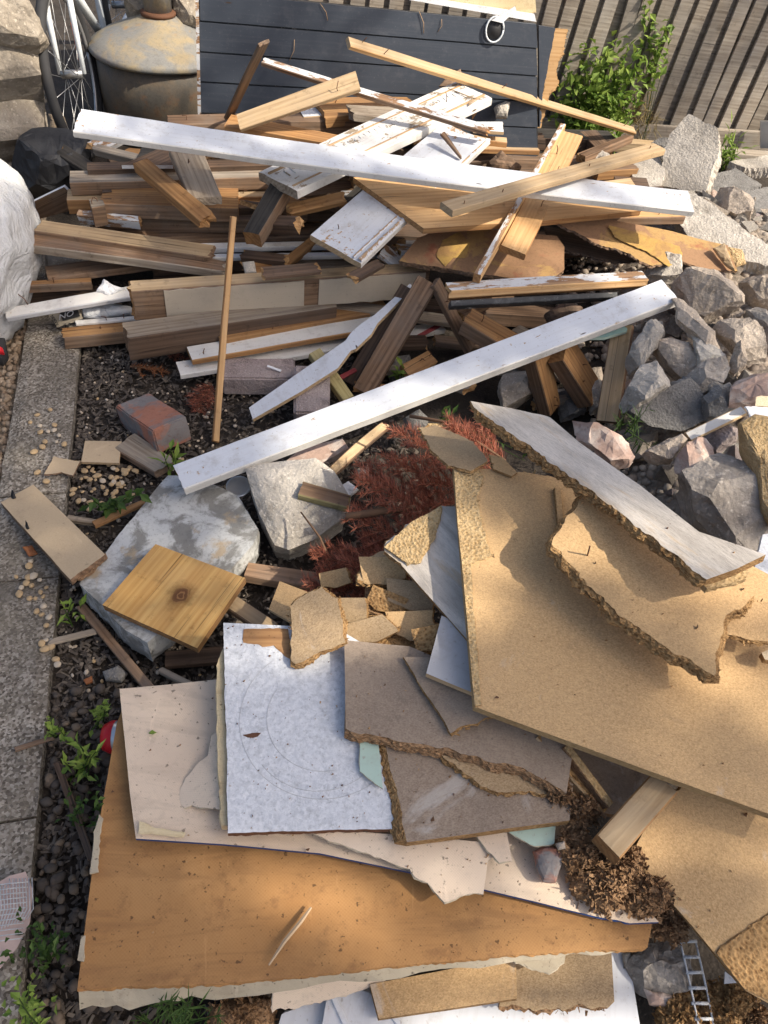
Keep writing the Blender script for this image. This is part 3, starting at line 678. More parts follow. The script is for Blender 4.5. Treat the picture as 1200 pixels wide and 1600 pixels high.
sheet('metal_post', 'light grey metal post at the far edge beside the fence', [(1188, 190), (1215, 190), (1215, 232), (1188, 232)], ('pl', at(1195, 230, .08), Vector((-.2, -1, .1))), .03, 'metal_grey', cat='post')

# ---- dark slatted panel leaning behind the heap
PA, PB = at(313, 178, .35), at(845, 200, .35); PX = (PB-PA).normalized(); PN = PX.cross(Vector((0, .13, 1)).normalized()); PN = PN if PN.y < 0 else -PN
panel = empty('wall_panel', PA, 'dark navy wall panel of horizontal boards with torn end', 'panel')
PLP = ('pl', PA, PN)
ly = [-14, 33, 81, 128, 177, 226, 275]; ry = [37, 76, 119, 159, 200, 240, 280]
for k in range(6):
    sheet('plank', None, [(311, ly[k]+1.3), (838, ry[k]+1.2), (840, ry[k+1]-1.2), (313, ly[k+1]-1.3)], PLP, .018, 'navy_paint', parent=panel, ax=((311, 0), (838, 50)))
sheet('backing', None, [(309, -14), (838, 38), (841, 280), (314, 275)], ('pl', PA-PN*.012, PN), .03, 'black_paint', parent=panel)
sheet('edge_strip', None, [(305, -14), (310, -14), (316, 270), (311, 270)], ('pl', PA+PN*.004, PN), .06, 'white_flake', parent=panel)
sheet('end_board', None, [(842, 40), (868, 44, .006), (850, 135, .008), (843, 200)], ('pl', PA-PN*.01, PN), .02, 'navy_paint', parent=panel)
sheet('torn_backing', None, [(858, 44), (887, 46, .008), (880, 85, .01), (868, 110, .01), (872, 130, .01), (858, 150, .008), (845, 200), (838, 200, .012), (850, 140, .012)], ('pl', PA-PN*.03, PN), .012, 'pine_fresh', 'torn_chip', parent=panel)
bm = bmesh.new()
for k in range(24):
    a, b = 2*math.pi*k/24, 2*math.pi*(k+1)/24
tor = [atpl(773, 46, PA+PN*.012, PN)+(PX*math.cos(2*math.pi*k/20)*.036+PN.cross(PX)*math.sin(2*math.pi*k/20)*.044) for k in range(21)]
tube('vent_ring', None, tor, .0036, 'bike_white', 6, parent=panel); bm.free()
lathe('vent_hole', [(.033, -.004), (.033, .002)], 'ink_black', frame(atpl(773, 46, PA+PN*.008, PN), PX, PN), panel, 20)
for i, (a, b) in enumerate((((655, 18), (662, 52)), ((690, 30), (684, 50)), ((500, 5), (512, 32)), ((460, 62), (452, 95)))):
    P1, P2 = atpl(*a, PA+PN*.004, PN), atpl(*b, PA+PN*.004, PN); tube('string', None, [P1, P1.lerp(P2, .5)+PX*.008+PN*.003, P2], .0012, 'white_warm', 5, parent=panel)
sheet('plasterboard_offcut', 'white and yellow torn plasterboard lying above the navy panel', [(690, -30), (835, -30), (838, 20, .006), (805, 30, .006), (760, 22, .006), (700, 4, .006)], ('pl', PA-PN*.06, PN), .02, 'foam', 'paper_white', cat='board')
sheet('plasterboard_offcut', 'thin white strip resting along the top of navy panel', [(640, -8), (835, 22), (838, 34), (640, 0)], ('pl', PA-PN*.045, PN), .012, 'paper_white', cat='board')
sheet('white_bracket', 'small white angled bracket above the ring hole in the panel', [(768, 32), (805, 10), (807, 16), (785, 36)], ('pl', PA+PN*.02, PN), .006, 'paper_white', cat='bracket')

# ---- old galvanised tank
Pt = aty(252, 66, 3.88); TC = Vector((Pt.x, Pt.y, 0)); tz = Pt.z; print('tank z', tz)
tank = empty('metal_tank', TC, 'old galvanised drum with domed rusty lid and short flue', 'tank')
tm = Matrix.Translation(TC)
lathe('body', [(.300, -.02), (.302, tz*.5), (.300, tz-.02)], 'galv_shaded', tm, tank, 48, .012)
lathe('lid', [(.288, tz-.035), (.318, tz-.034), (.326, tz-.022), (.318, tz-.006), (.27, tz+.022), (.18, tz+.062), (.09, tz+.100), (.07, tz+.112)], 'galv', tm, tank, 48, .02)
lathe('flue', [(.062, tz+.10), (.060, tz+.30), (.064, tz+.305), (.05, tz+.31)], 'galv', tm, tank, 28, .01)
lathe('flue_collar', [(.078, tz+.112), (.078, tz+.124), (.066, tz+.13)], 'rusty', tm, tank, 28)
for dx in (-.012, .012):
    q = TC+Vector((.235+dx, -.163+dx*.6, tz*.62)); lathe('rivet', [(.006, 0), (.005, .004)], 'metal_grey', frame(q, Vector((1, 0, 0)), Vector((.8, -.6, 0))), tank, 10)

# ---- bicycle leaning by the tank
BC = at(113, 116, .33); BD = at(215, -30, .33)-BC; BD.z = 0; BD.normalize(); BX = BD
bike = empty('bicycle', Vector((BC.x, BC.y, 0)), 'white bicycle with black tyre leaning by the metal tank', 'bicycle')
side = Vector((0, 0, 1)).cross(BX).normalized(); bup = (Vector((0, 0, 1))-side*-.10).normalized()
def wheel(c):
    fr_ = frame(c, BX, BX.cross(bup)); wmat = fr_
    pts = lambda r, n=40: [fr_ @ Vector((r*math.cos(2*math.pi*k/n), r*math.sin(2*math.pi*k/n), 0)) for k in range(n+1)]
    wh = tube('wheel', None, pts(.285, 48), .009, 'metal_grey', 6, parent=bike)
    tube('tyre', None, pts(.315, 48), .021, 'rubber', 10, parent=wh)
    hb = tube('hub', None, [fr_ @ Vector((0, 0, -.045)), fr_ @ Vector((0, 0, .045))], .017, 'metal_grey', 10, parent=wh)
    for k in range(20):
        a = 2*math.pi*k/20; tube('spoke', None, [fr_ @ Vector((.015*math.cos(a+1.2), .015*math.sin(a+1.2), .03*(-1)**k)), fr_ @ Vector((.285*math.cos(a), .285*math.sin(a), 0))], .0013, 'metal_grey', 4, parent=wh)
    return wh
w1 = wheel(BC); w2 = wheel(BC+BX*1.02)
z3 = Vector((0, 0, 1)); rs = bup.cross(BX)
tube('reflector', None, [BC+rs*-.02+BX*.10+bup*.02, BC+rs*-.02+BX*.13+bup*.16], .012, 'orange_plastic', 6, parent=bike)
head_l, head_h = BC+BX*.12+bup*.40, BC+BX*.06+bup*.58
for s in (-1, 1):
    tube('fork', None, [BC+rs*.05*s, BC+BX*.05+rs*.05*s+bup*.2, head_l+rs*.045*s], [.011, .013, .015], 'bike_white', 8, parent=bike)
    tube('seat_stay', None, [BC+BX*1.02+rs*.06*s, BC+BX*.72+bup*.5+rs*.02*s], .009, 'bike_white', 8, parent=bike)
    tube('chain_stay', None, [BC+BX*1.02+rs*.06*s, BC+BX*.6+rs*.03*s-bup*.05], .010, 'bike_white', 8, parent=bike)
for a, b, r in ((head_l, head_h, .02), (head_l, BC+BX*.6-bup*.05, .02), (head_h, BC+BX*.72+bup*.5, .016), (BC+BX*.6-bup*.05, BC+BX*.74+bup*.62, .016)): tube('frame_tube', None, [a, b], r, 'bike_white', 10, parent=bike)
tube('handlebar', None, [head_h+bup*.08+rs*-.3, head_h+bup*.08, head_h+bup*.08+rs*.3], .012, 'rubber', 8, parent=bike)
lump('saddle', None, [(0, 0)]*0 or [(200, -160), (260, -170), (262, -150), (205, -145)], .9, .06, 'rubber', .02, parent=bike)

# ---- stone blocks left of the bicycle
lump('stone_block', 'rough brown sandstone boulder at the top of stone stack', [(-70, -40), (20, -20), (60, 20), (77, 48), (60, 62), (0, 60), (-70, 55)], .62, .25, 'sandstone', .07, cat='stone', facet=5)
lump('stone_block', 'pale squared sandstone block in the middle of stone stack', [(-70, 70), (45, 66), (62, 100), (68, 140), (0, 150), (-70, 145)], .42, .3, 'sandstone', .025, cat='stone', blunt=.8)
lump('stone_block', 'squared sandstone block at the foot of stone stack', [(-70, 140), (62, 128), (72, 175), (73, 232), (10, 240), (-70, 235)], .22, .3, 'sandstone', .025, cat='stone', blunt=.8)
lump('stone_block', 'dark mossy rock low behind the stone stack', [(-60, 230), (30, 235), (60, 262), (10, 285), (-60, 280)], .05, .2, 'concrete_lump', .05, cat='stone')
lump('garden_rock', 'brown rock behind the flue of metal tank', [(200, -30), (240, -35), (238, 30), (210, 32), (195, 10)], .5, .2, 'sandstone', .08, cat='stone', facet=4)
lump('garden_rock', 'rough brown rock between flue and navy panel', [(272, -20), (310, -20), (312, 45), (285, 40), (270, 20)], .5, .2, 'sandstone', .08, cat='stone', facet=4)
lump('black_tub', 'dented black plastic tub lying beside the stone stack', [(8, 268), (55, 217), (108, 222), (142, 234), (146, 262), (138, 286), (80, 303), (36, 292)], .15, .30, 'black_plastic', .02, cat='tub', blunt=.78, facet=6)
lump('dark_clod', 'clod of brown soil between the bicycle tyre and stones', [(75, 182), (100, 180), (110, 215), (80, 218)], .04, .1, 'gravel_soil', .08, cat='clod')

# ---- white bulk bag at the left edge
def bulk_bag():
    C = Vector((-1.66, 2.08, .0)); bm = bmesh.new(); n, m = 72, 40; rows = []
    for i in range(m+1):
        t = i/m; z = .02+.56*t; rr_ = .40*(1-.72*max(0, t-.62)**1.5*2.2)*(.84+.16*math.sin(math.pi*min(1, t*1.15)))
        row = []
        for k in range(n):
            a = 2*math.pi*k/n; p = Vector((math.cos(a), math.sin(a), 0)); q = 1/max(abs(p.x), abs(p.y))**.35
            fold = -.05*abs(NZ.noise(Vector((p.x*2.4+z*2, p.y*2.4, z*3.1))))-.03*abs(NZ.noise(Vector((p.x*5.1-z*4, p.y*5.1, z*6.3+7))))+.045+.010*NZ.noise(Vector((p.x*3.5, p.y*3.5, z*5)))+.016*abs(NZ.noise(Vector((p.x*7+z*5, p.y*7, z*9))))+.008*NZ.noise(Vector((p.x*18, p.y*18, z*13)))
            r = rr_*q+fold; row.append(bm.verts.new((p.x*r, p.y*r, z+.03*NZ.noise(Vector((p.x*2, p.y*2, 4)))*t)))
        rows.append(row)
    for i in range(m):
        for k in range(n): bm.faces.new((rows[i][k], rows[i][(k+1) % n], rows[i+1][(k+1) % n], rows[i+1][k]))
    bm.faces.new(rows[-1]); bm.faces.new(rows[0][::-1])
    link('bulk_bag', mesh(bm, True), ('bag_white',), Matrix.Translation(C), label='crumpled white woven rubble bag at the left edge', cat='bag')
bulk_bag()
shoe = lump('black_shoe', 'red and black object poking out below the white bag', [(-15, 528), (8, 530), (13, 556), (5, 568), (-15, 565)], .05, .07, 'rubber', .03, cat='object')
lump('red_band', None, [(-12, 535), (5, 545), (7, 553), (-12, 552)], .075, .03, 'can_red', .02, parent=shoe)

# ================================================================= THE TIMBER HEAP
B = board
# filler lengths added in dark browns so the gaps read as shaded depth
rr = random.Random(11)
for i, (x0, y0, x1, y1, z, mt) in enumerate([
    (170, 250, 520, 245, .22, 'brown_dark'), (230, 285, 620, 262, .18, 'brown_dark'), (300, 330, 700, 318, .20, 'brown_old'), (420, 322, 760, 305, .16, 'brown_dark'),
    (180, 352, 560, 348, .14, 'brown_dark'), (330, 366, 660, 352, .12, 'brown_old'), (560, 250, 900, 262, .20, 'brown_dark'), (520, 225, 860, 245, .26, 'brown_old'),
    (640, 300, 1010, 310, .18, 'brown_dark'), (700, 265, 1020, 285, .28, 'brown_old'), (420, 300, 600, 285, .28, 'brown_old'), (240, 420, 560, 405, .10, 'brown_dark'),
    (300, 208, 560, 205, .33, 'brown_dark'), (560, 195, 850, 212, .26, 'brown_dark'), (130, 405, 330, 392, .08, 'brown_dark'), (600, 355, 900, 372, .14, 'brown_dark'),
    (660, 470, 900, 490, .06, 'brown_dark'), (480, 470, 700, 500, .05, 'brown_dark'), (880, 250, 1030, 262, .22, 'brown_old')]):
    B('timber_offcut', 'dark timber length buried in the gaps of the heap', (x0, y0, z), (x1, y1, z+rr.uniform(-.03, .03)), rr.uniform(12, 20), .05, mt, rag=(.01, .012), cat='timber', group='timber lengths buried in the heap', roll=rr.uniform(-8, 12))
# back row
B('timber_beam', 'weathered dark brown beam along the back of the heap', (262, 187, .42), (600, 181, .44), 15, .05, 'brown_old', cat='timber', rag=(.004, .01))
B('timber_plank', 'orange rough plank behind the long white board', (356, 187, .47), (548, 222, .46), 17, .04, 'pine_orange', cat='timber', end='cut_end')
B('timber_beam', 'dark grey sleeper lying below the green bush', (775, 206, .22), (957, 211, .22), 16, .06, 'black_wood', 'brown_dark', cat='timber')
B('timber_plank', 'orange split plank behind the peeling ornate board', (500, 168, .46), (648, 160, .46), 26, .04, 'pine_orange', cat='timber', rag=(.008, .004))
B('timber_plank', 'grey-brown short plank propped behind the ornate board', (548, 170, .5), (655, 180, .48), 18, .03, 'grey_old', cat='timber', rag=(.01, .01))
B('white_board', 'short white board glimpsed behind the pale propped plank', (470, 175, .44), (560, 172, .44), 14, .02, 'white_paint', 'pine_pale', cat='board')
B('timber_block', 'orange cut block at the back of the heap', (738, 213, .36), (792, 219, .36), 7, .045, 'pine_pale', 'pine_orange', cat='timber')
B('timber_plank', 'long thin orange lath behind the white moulded board', (720, 228, .34), (842, 233, .34), 5, .02, 'pine_pale', 'pine_orange', cat='timber')
B('timber_plank', 'orange short plank end beside the ornate board', (735, 172, .4), (775, 170, .4), 8, .03, 'pine_orange', cat='timber')
sheet('white_offcut', 'small white board scrap near the concrete chip', [(735, 190), (785, 190, .003), (787, 206), (740, 203)], .4, .012, 'white_paint', 'pine_pale')
lump('concrete_chip', 'small grey concrete chip resting against the navy panel', [(772, 168), (790, 160), (797, 162), (792, 183), (775, 182)], .43, .05, 'concrete', .06)
lump('timber_chip', 'brown broken wood chunk right of the moulded board', [(760, 258), (782, 238), (815, 262), (800, 272), (765, 268)], .34, .08, 'brown_old', .08, cat='timber')
B('timber_plank', 'brown sawn plank ending near the rubble behind the battens', (930, 262, .32), (992, 258, .32), 12, .04, 'brown_old', 'pine_orange', cat='timber', rag=(0, .01))
sheet('ply_offcut', 'tan ply offcut behind the crossing batten', [(905, 288), (985, 278), (1000, 300), (920, 310)], .36, .015, 'pine_pale', 'pine_orange')
sheet('metal_tray', 'dark rusty folded metal tray beside the leaning slab', [(960, 275), (1010, 278), (1015, 292), (1036, 290), (1037, 302), (965, 300)], .34, .02, 'brown_dark', cat='tray')
# left stack of beams
B('timber_beam', 'dark beam with pale sawn end at the top of left stack', (136, 259, .37), (470, 250, .38), 11, .04, 'brown_dark', 'brown_dark', 'pine_pale', cat='timber')
B('timber_beam', 'brown beam with pinkish sawn top in the left stack', (109, 276, .35), (430, 270, .36), 16, .045, 'grey_old', 'brown_old', 'pine_pale', cat='timber')
B('timber_beam', 'pale topped beam end sticking out of the left stack', (105, 304, .30), (420, 300, .31), 16, .05, 'pine_pale', 'pine_orange', 'pine_pale', cat='timber')
o = B('timber_beam', 'bright orange notched beam in the left stack', (159, 305, .325), (372, 310, .33), 30, .05, 'pine_orange', 'brown_old', 'pine_orange', cat='timber')
for yy in (298, 312): sheet('notch', None, [(160, yy-2), (174, yy-2), (175, yy+2), (160, yy+3)], 0, .001, 'brown_dark', parent=o, lift=.0022)
B('timber_beam', 'orange beam end catching light left of the dark block', (330, 306, .30), (480, 316, .29), 20, .05, 'pine_orange', 'brown_old', cat='timber')
B('timber_beam', 'dark wide beam under the orange notched beam', (145, 330, .27), (440, 336, .27), 18, .05, 'brown_dark', 'brown_old', cat='timber')
B('timber_block', 'small grey post end jammed beside the orange beam', (141, 318, .335), (162, 316, .335), 12, .07, 'grey_old', 'brown_old', cat='timber')
B('timber_beam', 'painted brown beam below the broken stick', (320, 318, .30), (640, 318, .26), 15, .05, 'brown_old', 'brown_dark', cat='timber')
sheet('white_trim', 'thin white painted edge board behind the left stack', [(190, 258), (262, 226), (264, 229), (270, 258)], .40, .012, 'brown_dark', 'white_paint')
sheet('white_trim', 'thin white edged panel leaning beside the black tub', [(38, 322), (100, 292), (108, 300), (108, 330), (50, 345)], ((38, 322, .2), (100, 292, .3), (108, 330, .2)), .012, 'brown_old', 'white_paint')
B('broken_stick', 'orange broken stick with splintered end on the left stack', (219, 251, .44), (322, 338, .42), 23, .035, 'pine_orange', cat='timber', rag=(.002, .02), roll=10)
B('timber_plank', 'short greyish plank with nail marks slanting down the left stack', (288, 228, .47), (322, 309, .40), 48, .03, 'grey_old', cat='timber', roll=0, rag=(0, .003))
B('timber_block', 'charred black topped timber block below the ornate board', (436, 288, .45), (392, 364, .37), 27, .055, 'black_wood', 'brown_old', 'pine_orange', cat='timber', rag=(.004, .003))
B('timber_plank', 'long weathered brown plank slanting from the white bag', (40, 366, .27), (352, 416, .22), 34, .03, 'brown_old', 'grey_old', cat='timber', taper=.45, rag=(.004, .02))
B('timber_plank', 'light brown plank lying over the weathered slanting plank', (60, 352, .28), (330, 392, .25), 22, .02, 'pine_pale', 'brown_old', cat='timber', taper=.8, rag=(.004, .02))
B('timber_plank', 'wide dim brown plank in the middle of heap', (200, 366, .22), (520, 358, .20), 24, .03, 'brown_old', cat='timber')
B('white_trim', 'upper thin white painted trim strip across the heap', (289, 385, .235), (700, 378, .2), 8, .018, 'white_warm', 'grey_paint', cat='trim', rag=(.004, .004))
B('white_trim', 'lower thin white painted trim strip with bare orange end', (271, 400, .225), (700, 394, .19), 6, .015, 'white_paint', 'white_warm', 'pine_orange', cat='trim')
B('timber_plank', 'pale grey plank under the white trim strips', (390, 415, .17), (640, 402, .15), 16, .02, 'grey_old', cat='timber')
lump('plaster_flake', 'grey plaster flake on the painted beam', [(378, 410), (397, 408), (402, 428), (383, 428)], .25, .02, 'concrete', .05)
# big painted beam
o = B('painted_beam', 'thick beam with beige painted face and raw sawn end', (203, 447, .245), (668, 416, .25), 16, .105, 'pine_pale', 'brown_old', 'pine_orange', cat='timber', rag=(.012, .003))
def on_front(o, spans, mat, name='paint_skin'):
    L, wd, t = o_info[o.name]; mw = W[o.name]
    ys = -1 if (mw.to_3x3() @ Vector((0, 1, 0))).dot(CP-mw.translation) < 0 else 1
    for x0, x1 in spans:
        bm = bmesh.new(); n = 26; a = []; b = []
        for i in range(n+1):
            x = L*(x0+(x1-x0)*i/n); a.append((x+(.004*nz((i, 1, x0*9)) if i in (0, n) else 0), -.004+.003*nz((x*30, 1, 2)))); b.append((x, -t+.006+.006*nz((x*25, 5, 2))))
        pr = a+b[::-1]; f0 = [bm.verts.new((p[0], ys*(wd/2+.0035), p[1])) for p in pr]; f1 = [bm.verts.new((p[0], ys*(wd/2-.002), p[1])) for p in pr]
        bm.faces.new(f0); bm.faces.new(f1[::-1])
        for i in range(len(pr)): bm.faces.new((f0[i], f1[i], f1[(i+1) % len(pr)], f0[(i+1) % len(pr)]))
        bmesh.ops.recalc_face_normals(bm, faces=bm.faces[:])
        link(name, mesh(bm), (mat,), parent=o)
on_front(o, ((.10, .555), (.605, .985)), 'beige_paint')
B('timber_beam', 'heavy grey-brown square beam below the beige painted beam', (196, 516, .165), (520, 470, .15), 24, .085, 'grey_old', 'brown_dark', 'brown_old', cat='timber', rag=(.005, .003))
B('timber_plank', 'orange plank tucked under the heavy square beam', (338, 520, .115), (600, 472, .11), 26, .04, 'pine_orange', 'pine_orange', cat='timber')
o = B('white_board', 'upper weathered white board with nails beside the upright stick', (296, 552, .10), (640, 494, .10), 21, .02, 'white_warm', 'pine_orange', cat='board')
nail(o, 425, 520, .025); nail(o, 318, 553, .02)
o = B('white_board', 'lower white channel board beside the upright stick', (278, 575, .065), (690, 508, .06), 18, .02, 'white_warm', 'white_warm', 'brown_dark', cat='board')
nail(o, 440, 545, .02)
B('timber_plank', 'dim brown plank under the beige painted beam', (500, 470, .12), (720, 500, .10), 14, .02, 'grey_old', cat='timber')
o = B('white_board', 'narrow white board with bent nail beside the white bag', (8, 489, .14), (203, 455, .15), 17, .018, 'white_warm', 'grey_paint', cat='board', rag=(.002, .006), roll=10)
nail(o, 44, 476, .035, (-.8, .2))
B('timber_plank', 'short orange plank end lying on the concrete edging', (98, 520, .075), (262, 503, .075), 17, .045, 'pine_orange', 'brown_old', cat='timber', rag=(.006, .003))
B('timber_plank', 'thin grey lath above the short orange plank', (118, 503, .085), (260, 491, .09), 5, .01, 'white_warm', cat='timber', rag=(.003, .003))
B('timber_plank', 'thin orange batten beside the white bag', (25, 443, .16), (142, 437, .16), 8, .03, 'pine_orange', 'brown_old', cat='timber')
B('timber_plank', 'brown plank slanting above the nailed white board', (72, 425, .17), (250, 400, .18), 20, .025, 'brown_old', cat='timber')
B('timber_plank', 'dark upright plank behind nailed white board', (30, 468, .07), (160, 455, .07), 20, .03, 'brown_dark', cat='timber')
lump('concrete_chip', 'flat grey concrete piece behind the slanting planks', [(70, 392), (130, 390), (145, 415), (70, 430)], .12, .06, 'concrete', .04)
lump('plastic_wrap', 'crumpled clear plastic wrapping below the nailed white board', [(128, 482), (160, 476), (205, 480), (210, 492), (150, 500), (130, 498)], .08, .05, 'bag_white', .12, cat='wrapping', smooth=True)
lump('paper_scrap', 'curled pale paper scrap behind the nailed white board', [(150, 455), (162, 436), (180, 448), (195, 452), (170, 462)], .16, .03, 'paper_white', .1, cat='paper')
# cement bag with print
bag = sheet('paper_bag', 'torn paper sack with black print on the edging', [(76, 492), (122, 480), (128, 496, .003), (88, 510, .003)], ((76, 492, .06), (122, 480, .10), (88, 510, .06)), .006, 'paper_cream', cat='sack', warp=.004)
sheet('print_panel', None, [(93, 489), (120, 481), (125, 494), (98, 501)], 0, .0006, 'ink_black', parent=bag, lift=.004)
def text(parent, body, p, px, size, mat, lift=.006, name='lettering'):
    P, n = PL[parent.name]; P = P+n*lift; A, Bq = atpl(*p, P, n), atpl(*px, P, n)
    cu = bpy.data.curves.new('t', 'FONT'); cu.body = body; cu.size = size; cu.extrude = .0003; cu.align_x = 'LEFT'
    tmp = bpy.data.objects.new('t', cu); COL.objects.link(tmp); dg = bpy.context.evaluated_depsgraph_get()
    me = bpy.data.meshes.new_from_object(tmp.evaluated_get(dg)); bpy.data.objects.remove(tmp)
    return link(name, me, (mat,), frame(A, Bq-A, n), parent)
text(bag, 'ON', (116, 484), (101, 489), .035, 'paper_white'); text(bag, 'AXSON', (92, 507), (82, 490), .018, 'ink_black')
# leaning and upright pieces in the hollow
B('upright_stick', 'thin orange stick standing upright in front of the heap', (338, 690, .02), (366, 336, .42), 9.5, .012, 'pine_fresh', 'pine_orange', cat='timber', rag=(.003, .012), roll=35)
sheet('white_strip', 'white strip tapering to a thin splinter pointing up the heap', [(389, 637), (395, 655), (470, 612), (528, 575), (548, 548), (556, 545), (580, 522), (590, 505), (645, 449), (641, 443), (585, 492), (565, 505), (548, 520), (540, 532), (470, 580)], ((389, 640, .07), (590, 505, .20), (470, 612, .11)), .012, 'white_paint', 'pine_pale')
B('timber_plank', 'brown plank leaning steeply in the dark hollow', (566, 612, .05), (668, 438, .31), 34, .025, 'brown_old', 'brown_dark', cat='timber', roll=12)
B('timber_plank', 'darker plank just behind the steeply leaning brown plank', (548, 600, .02), (640, 450, .26), 30, .025, 'brown_dark', cat='timber')
B('timber_plank', 'narrow brown stick leaning the other way in the hollow', (683, 440, .31), (738, 545, .10), 15, .02, 'brown_old', cat='timber', roll=10)
B('timber_stake', 'greenish treated stake beside the grey brick', (492, 548, .13), (545, 622, .06), 19, .03, 'treated_green', cat='timber', roll=8)
B('red_strip', 'thin dark red metal strip in the dark hollow', (530, 590, .05), (690, 505, .07), 6, .006, 'red_metal', cat='strip')
box('brick', 'pinkish grey brick under the white channel board', (405, 588, .04), (.23, .11, .07), 12, 'brick_grey', cat='brick')
box('brick', 'grey brick standing beside the greenish stake', (487, 622, .055), (.11, .19, .09), 10, 'brick_grey', (12, 0), cat='brick')
lump('white_chip', 'white flake lying on the pinkish grey brick', [(418, 570), (440, 578), (438, 581), (417, 573)], .085, .004, 'paper_white', .02, cat='flake')
B('timber_block', 'small orange wood offcut beyond the lower white board', (634, 580, .10), (676, 556, .11), 24, .02, 'pine_orange', cat='timber', roll=20)
lump('concrete_chip', 'grey stone deep in the hollow', [(600, 560), (640, 555), (650, 590), (610, 600)], .04, .06, 'concrete_dark', .05)
weed('single green leaf sprig in the hollow', (628, 600, .02), [(628, 568), (636, 580), (622, 578)], 'leaf_green', (.05, .02), 4)
# block and props under the lower white board
B('timber_block', 'short square orange beam under the framed black trim', (732, 492, .24), (850, 560, .18), 28, .05, 'pine_orange', 'brown_old', cat='timber', rag=(.006, 0))
B('timber_block', 'orange post stub propped below the white board, nearest the hollow', (845, 545, .30), (868, 640, .10), 24, .05, 'pine_orange', 'brown_old', 'pine_fresh', cat='timber', roll=25)
B('timber_block', 'orange post stub with bright sawn end below the white board', (885, 540, .30), (930, 612, .13), 32, .05, 'pine_orange', 'brown_old', 'pine_orange', cat='timber', roll=25)
o = B('timber_plank', 'grey pine plank propped upright beside the rubble', (972, 508, .33), (948, 658, .14), 34, .025, 'pine_pale', 'brown_old', cat='timber', roll=25)
sheet('teal_board', 'teal painted board corner under the lower white board', [(905, 527), (930, 512), (979, 500, .002), (980, 517), (945, 527)], .33, .01, 'teal_paint', 'mint_paint')
lump('timber_chip', 'dark brown wood chunk behind the lower white board', [(850, 492), (880, 472), (910, 482), (905, 505), (860, 510)], .25, .08, 'brown_dark', .07, cat='timber')
lump('concrete_chip', 'brown-grey stone behind the orange post stubs', [(905, 580), (940, 575), (945, 605), (920, 612)], .10, .07, 'concrete_tan', .06)
# framed trim
o = B('framed_trim', 'white and black painted window trim with bare wood strip', (701, 448, .385), (1007, 430, .40), 15, .018, 'white_flake', 'pine_fresh', cat='trim', rag=(.003, .004))
B('wood_strip', None, (702, 461, .375), (1010, 442, .39), 10, .02, 'pine_fresh', 'pine_orange', parent=o, rag=(.003, .003), roll=40)
B('black_rail', None, (705, 474, .365), (965, 460, .38), 9, .03, 'black_paint', 'black_paint', parent=o, rag=(.003, .006), roll=35)
# ply with yellow patch
o = sheet('plywood', 'stained plywood with a yellow patch under the orange panel', [(624, 407), (652, 372, .003), (700, 352), (870, 368), (882, 385), (882, 420, .005), (860, 440, .006), (800, 436, .004), (700, 420, .004)], ((624, 407, .30), (870, 368, .36), (860, 440, .31)), .018, 'ply_stain', 'brown_old', cat='plywood', warp=.004)
sheet('yellow_patch', None, [(682, 398, .003), (692, 375, .003), (718, 362, .003), (735, 380, .003), (728, 402, .003), (708, 402, .003), (695, 416, .003)], 0, .0012, 'yellow_patch', parent=o, lift=.0045)
o = sheet('plywood', 'long peeling plywood board with yellow stain on the rubble', [(862, 344), (950, 343), (1050, 362), (1137, 383), (1152, 424, .006), (1095, 420, .008), (1058, 402, .012), (1020, 416, .012), (985, 396, .008), (930, 380, .006)], ((862, 344, .40), (1137, 383, .36), (1020, 416, .34)), .01, 'ply_stain', 'brown_old', cat='plywood', warp=.010, wfreq=3.5)
sheet('yellow_patch', None, [(952, 352), (990, 362, .003), (1062, 385, .003), (1066, 400, .003), (1045, 416, .004), (1010, 392, .004), (960, 370, .004)], 0, .0015, 'yellow_patch', parent=o, lift=.0075)
lump('curled_flap', None, [(1114, 388), (1132, 380), (1140, 400), (1148, 424), (1130, 412)], .365, .02, 'pine_pale', .05, parent=o)
sheet('brown_sheet', 'dark thin sheet under the long peeling plywood', [(850, 352), (900, 362), (1010, 405, .008), (960, 410, .008), (860, 385)], .31, .008, 'brown_dark', 'brown_dark')
lump('bark_scrap', 'pale torn bark scrap at the end of peeling plywood', [(1135, 385), (1160, 390), (1166, 412), (1150, 418), (1140, 405)], .34, .02, 'torn_pale', .06, cat='bark')
# upper cross pieces
sheet('orange_panel', 'wide orange wood panel under the long white board', [(552, 277), (640, 272), (760, 278), (1000, 300), (1002, 329), (850, 345), (662, 357)], ((552, 277, .46), (1002, 329, .44), (662, 357, .42)), .020, 'pine_fresh', 'pine_orange', cat='board', ax=((662, 357), (850, 345)))
B('timber_plank', 'orange plank end under the right end of long white board', (860, 330, .38), (1064, 332, .38), 16, .03, 'pine_fresh', 'brown_old', cat='timber')
o = B('moulded_board', 'white skirting board with moulded bead slanting under the orange panel', (524, 389, .37), (728, 205, .52), 78, .022, 'white_paint', 'white_warm', 'pine_pale', cat='board', rag=(.001, .012), roll=4)
L, wd, t = o_info[o.name]; mwb = W[o.name]
for y0, y1, h, nm in ((-.5, -.40, .007, 'bead'), (-.36, -.31, .005, 'bead')):
    bm = bmesh.new(); rows = []
    for i in range(13):
        rows.append([bm.verts.new((L*(.005+.98*i/12), wd*(y0+(y1-y0)*j/6), .001+h*math.sin(math.pi*j/6)-.002)) for j in range(7)])
    for i in range(12):
        for j in range(6): bm.faces.new((rows[i][j], rows[i+1][j], rows[i+1][j+1], rows[i][j+1]))
    bm.normal_update(); link(nm, mesh(bm, True), ('white_paint',), parent=o)
o = B('ornate_board', 'peeling white carved board with pressed pattern slanting up the heap', (434, 283, .47), (740, 140, .55), 50, .03, 'white_peel', 'white_warm', 'grey_old', cat='board', roll=0, rag=(.002, .002))
L, wd, t = o_info[o.name]
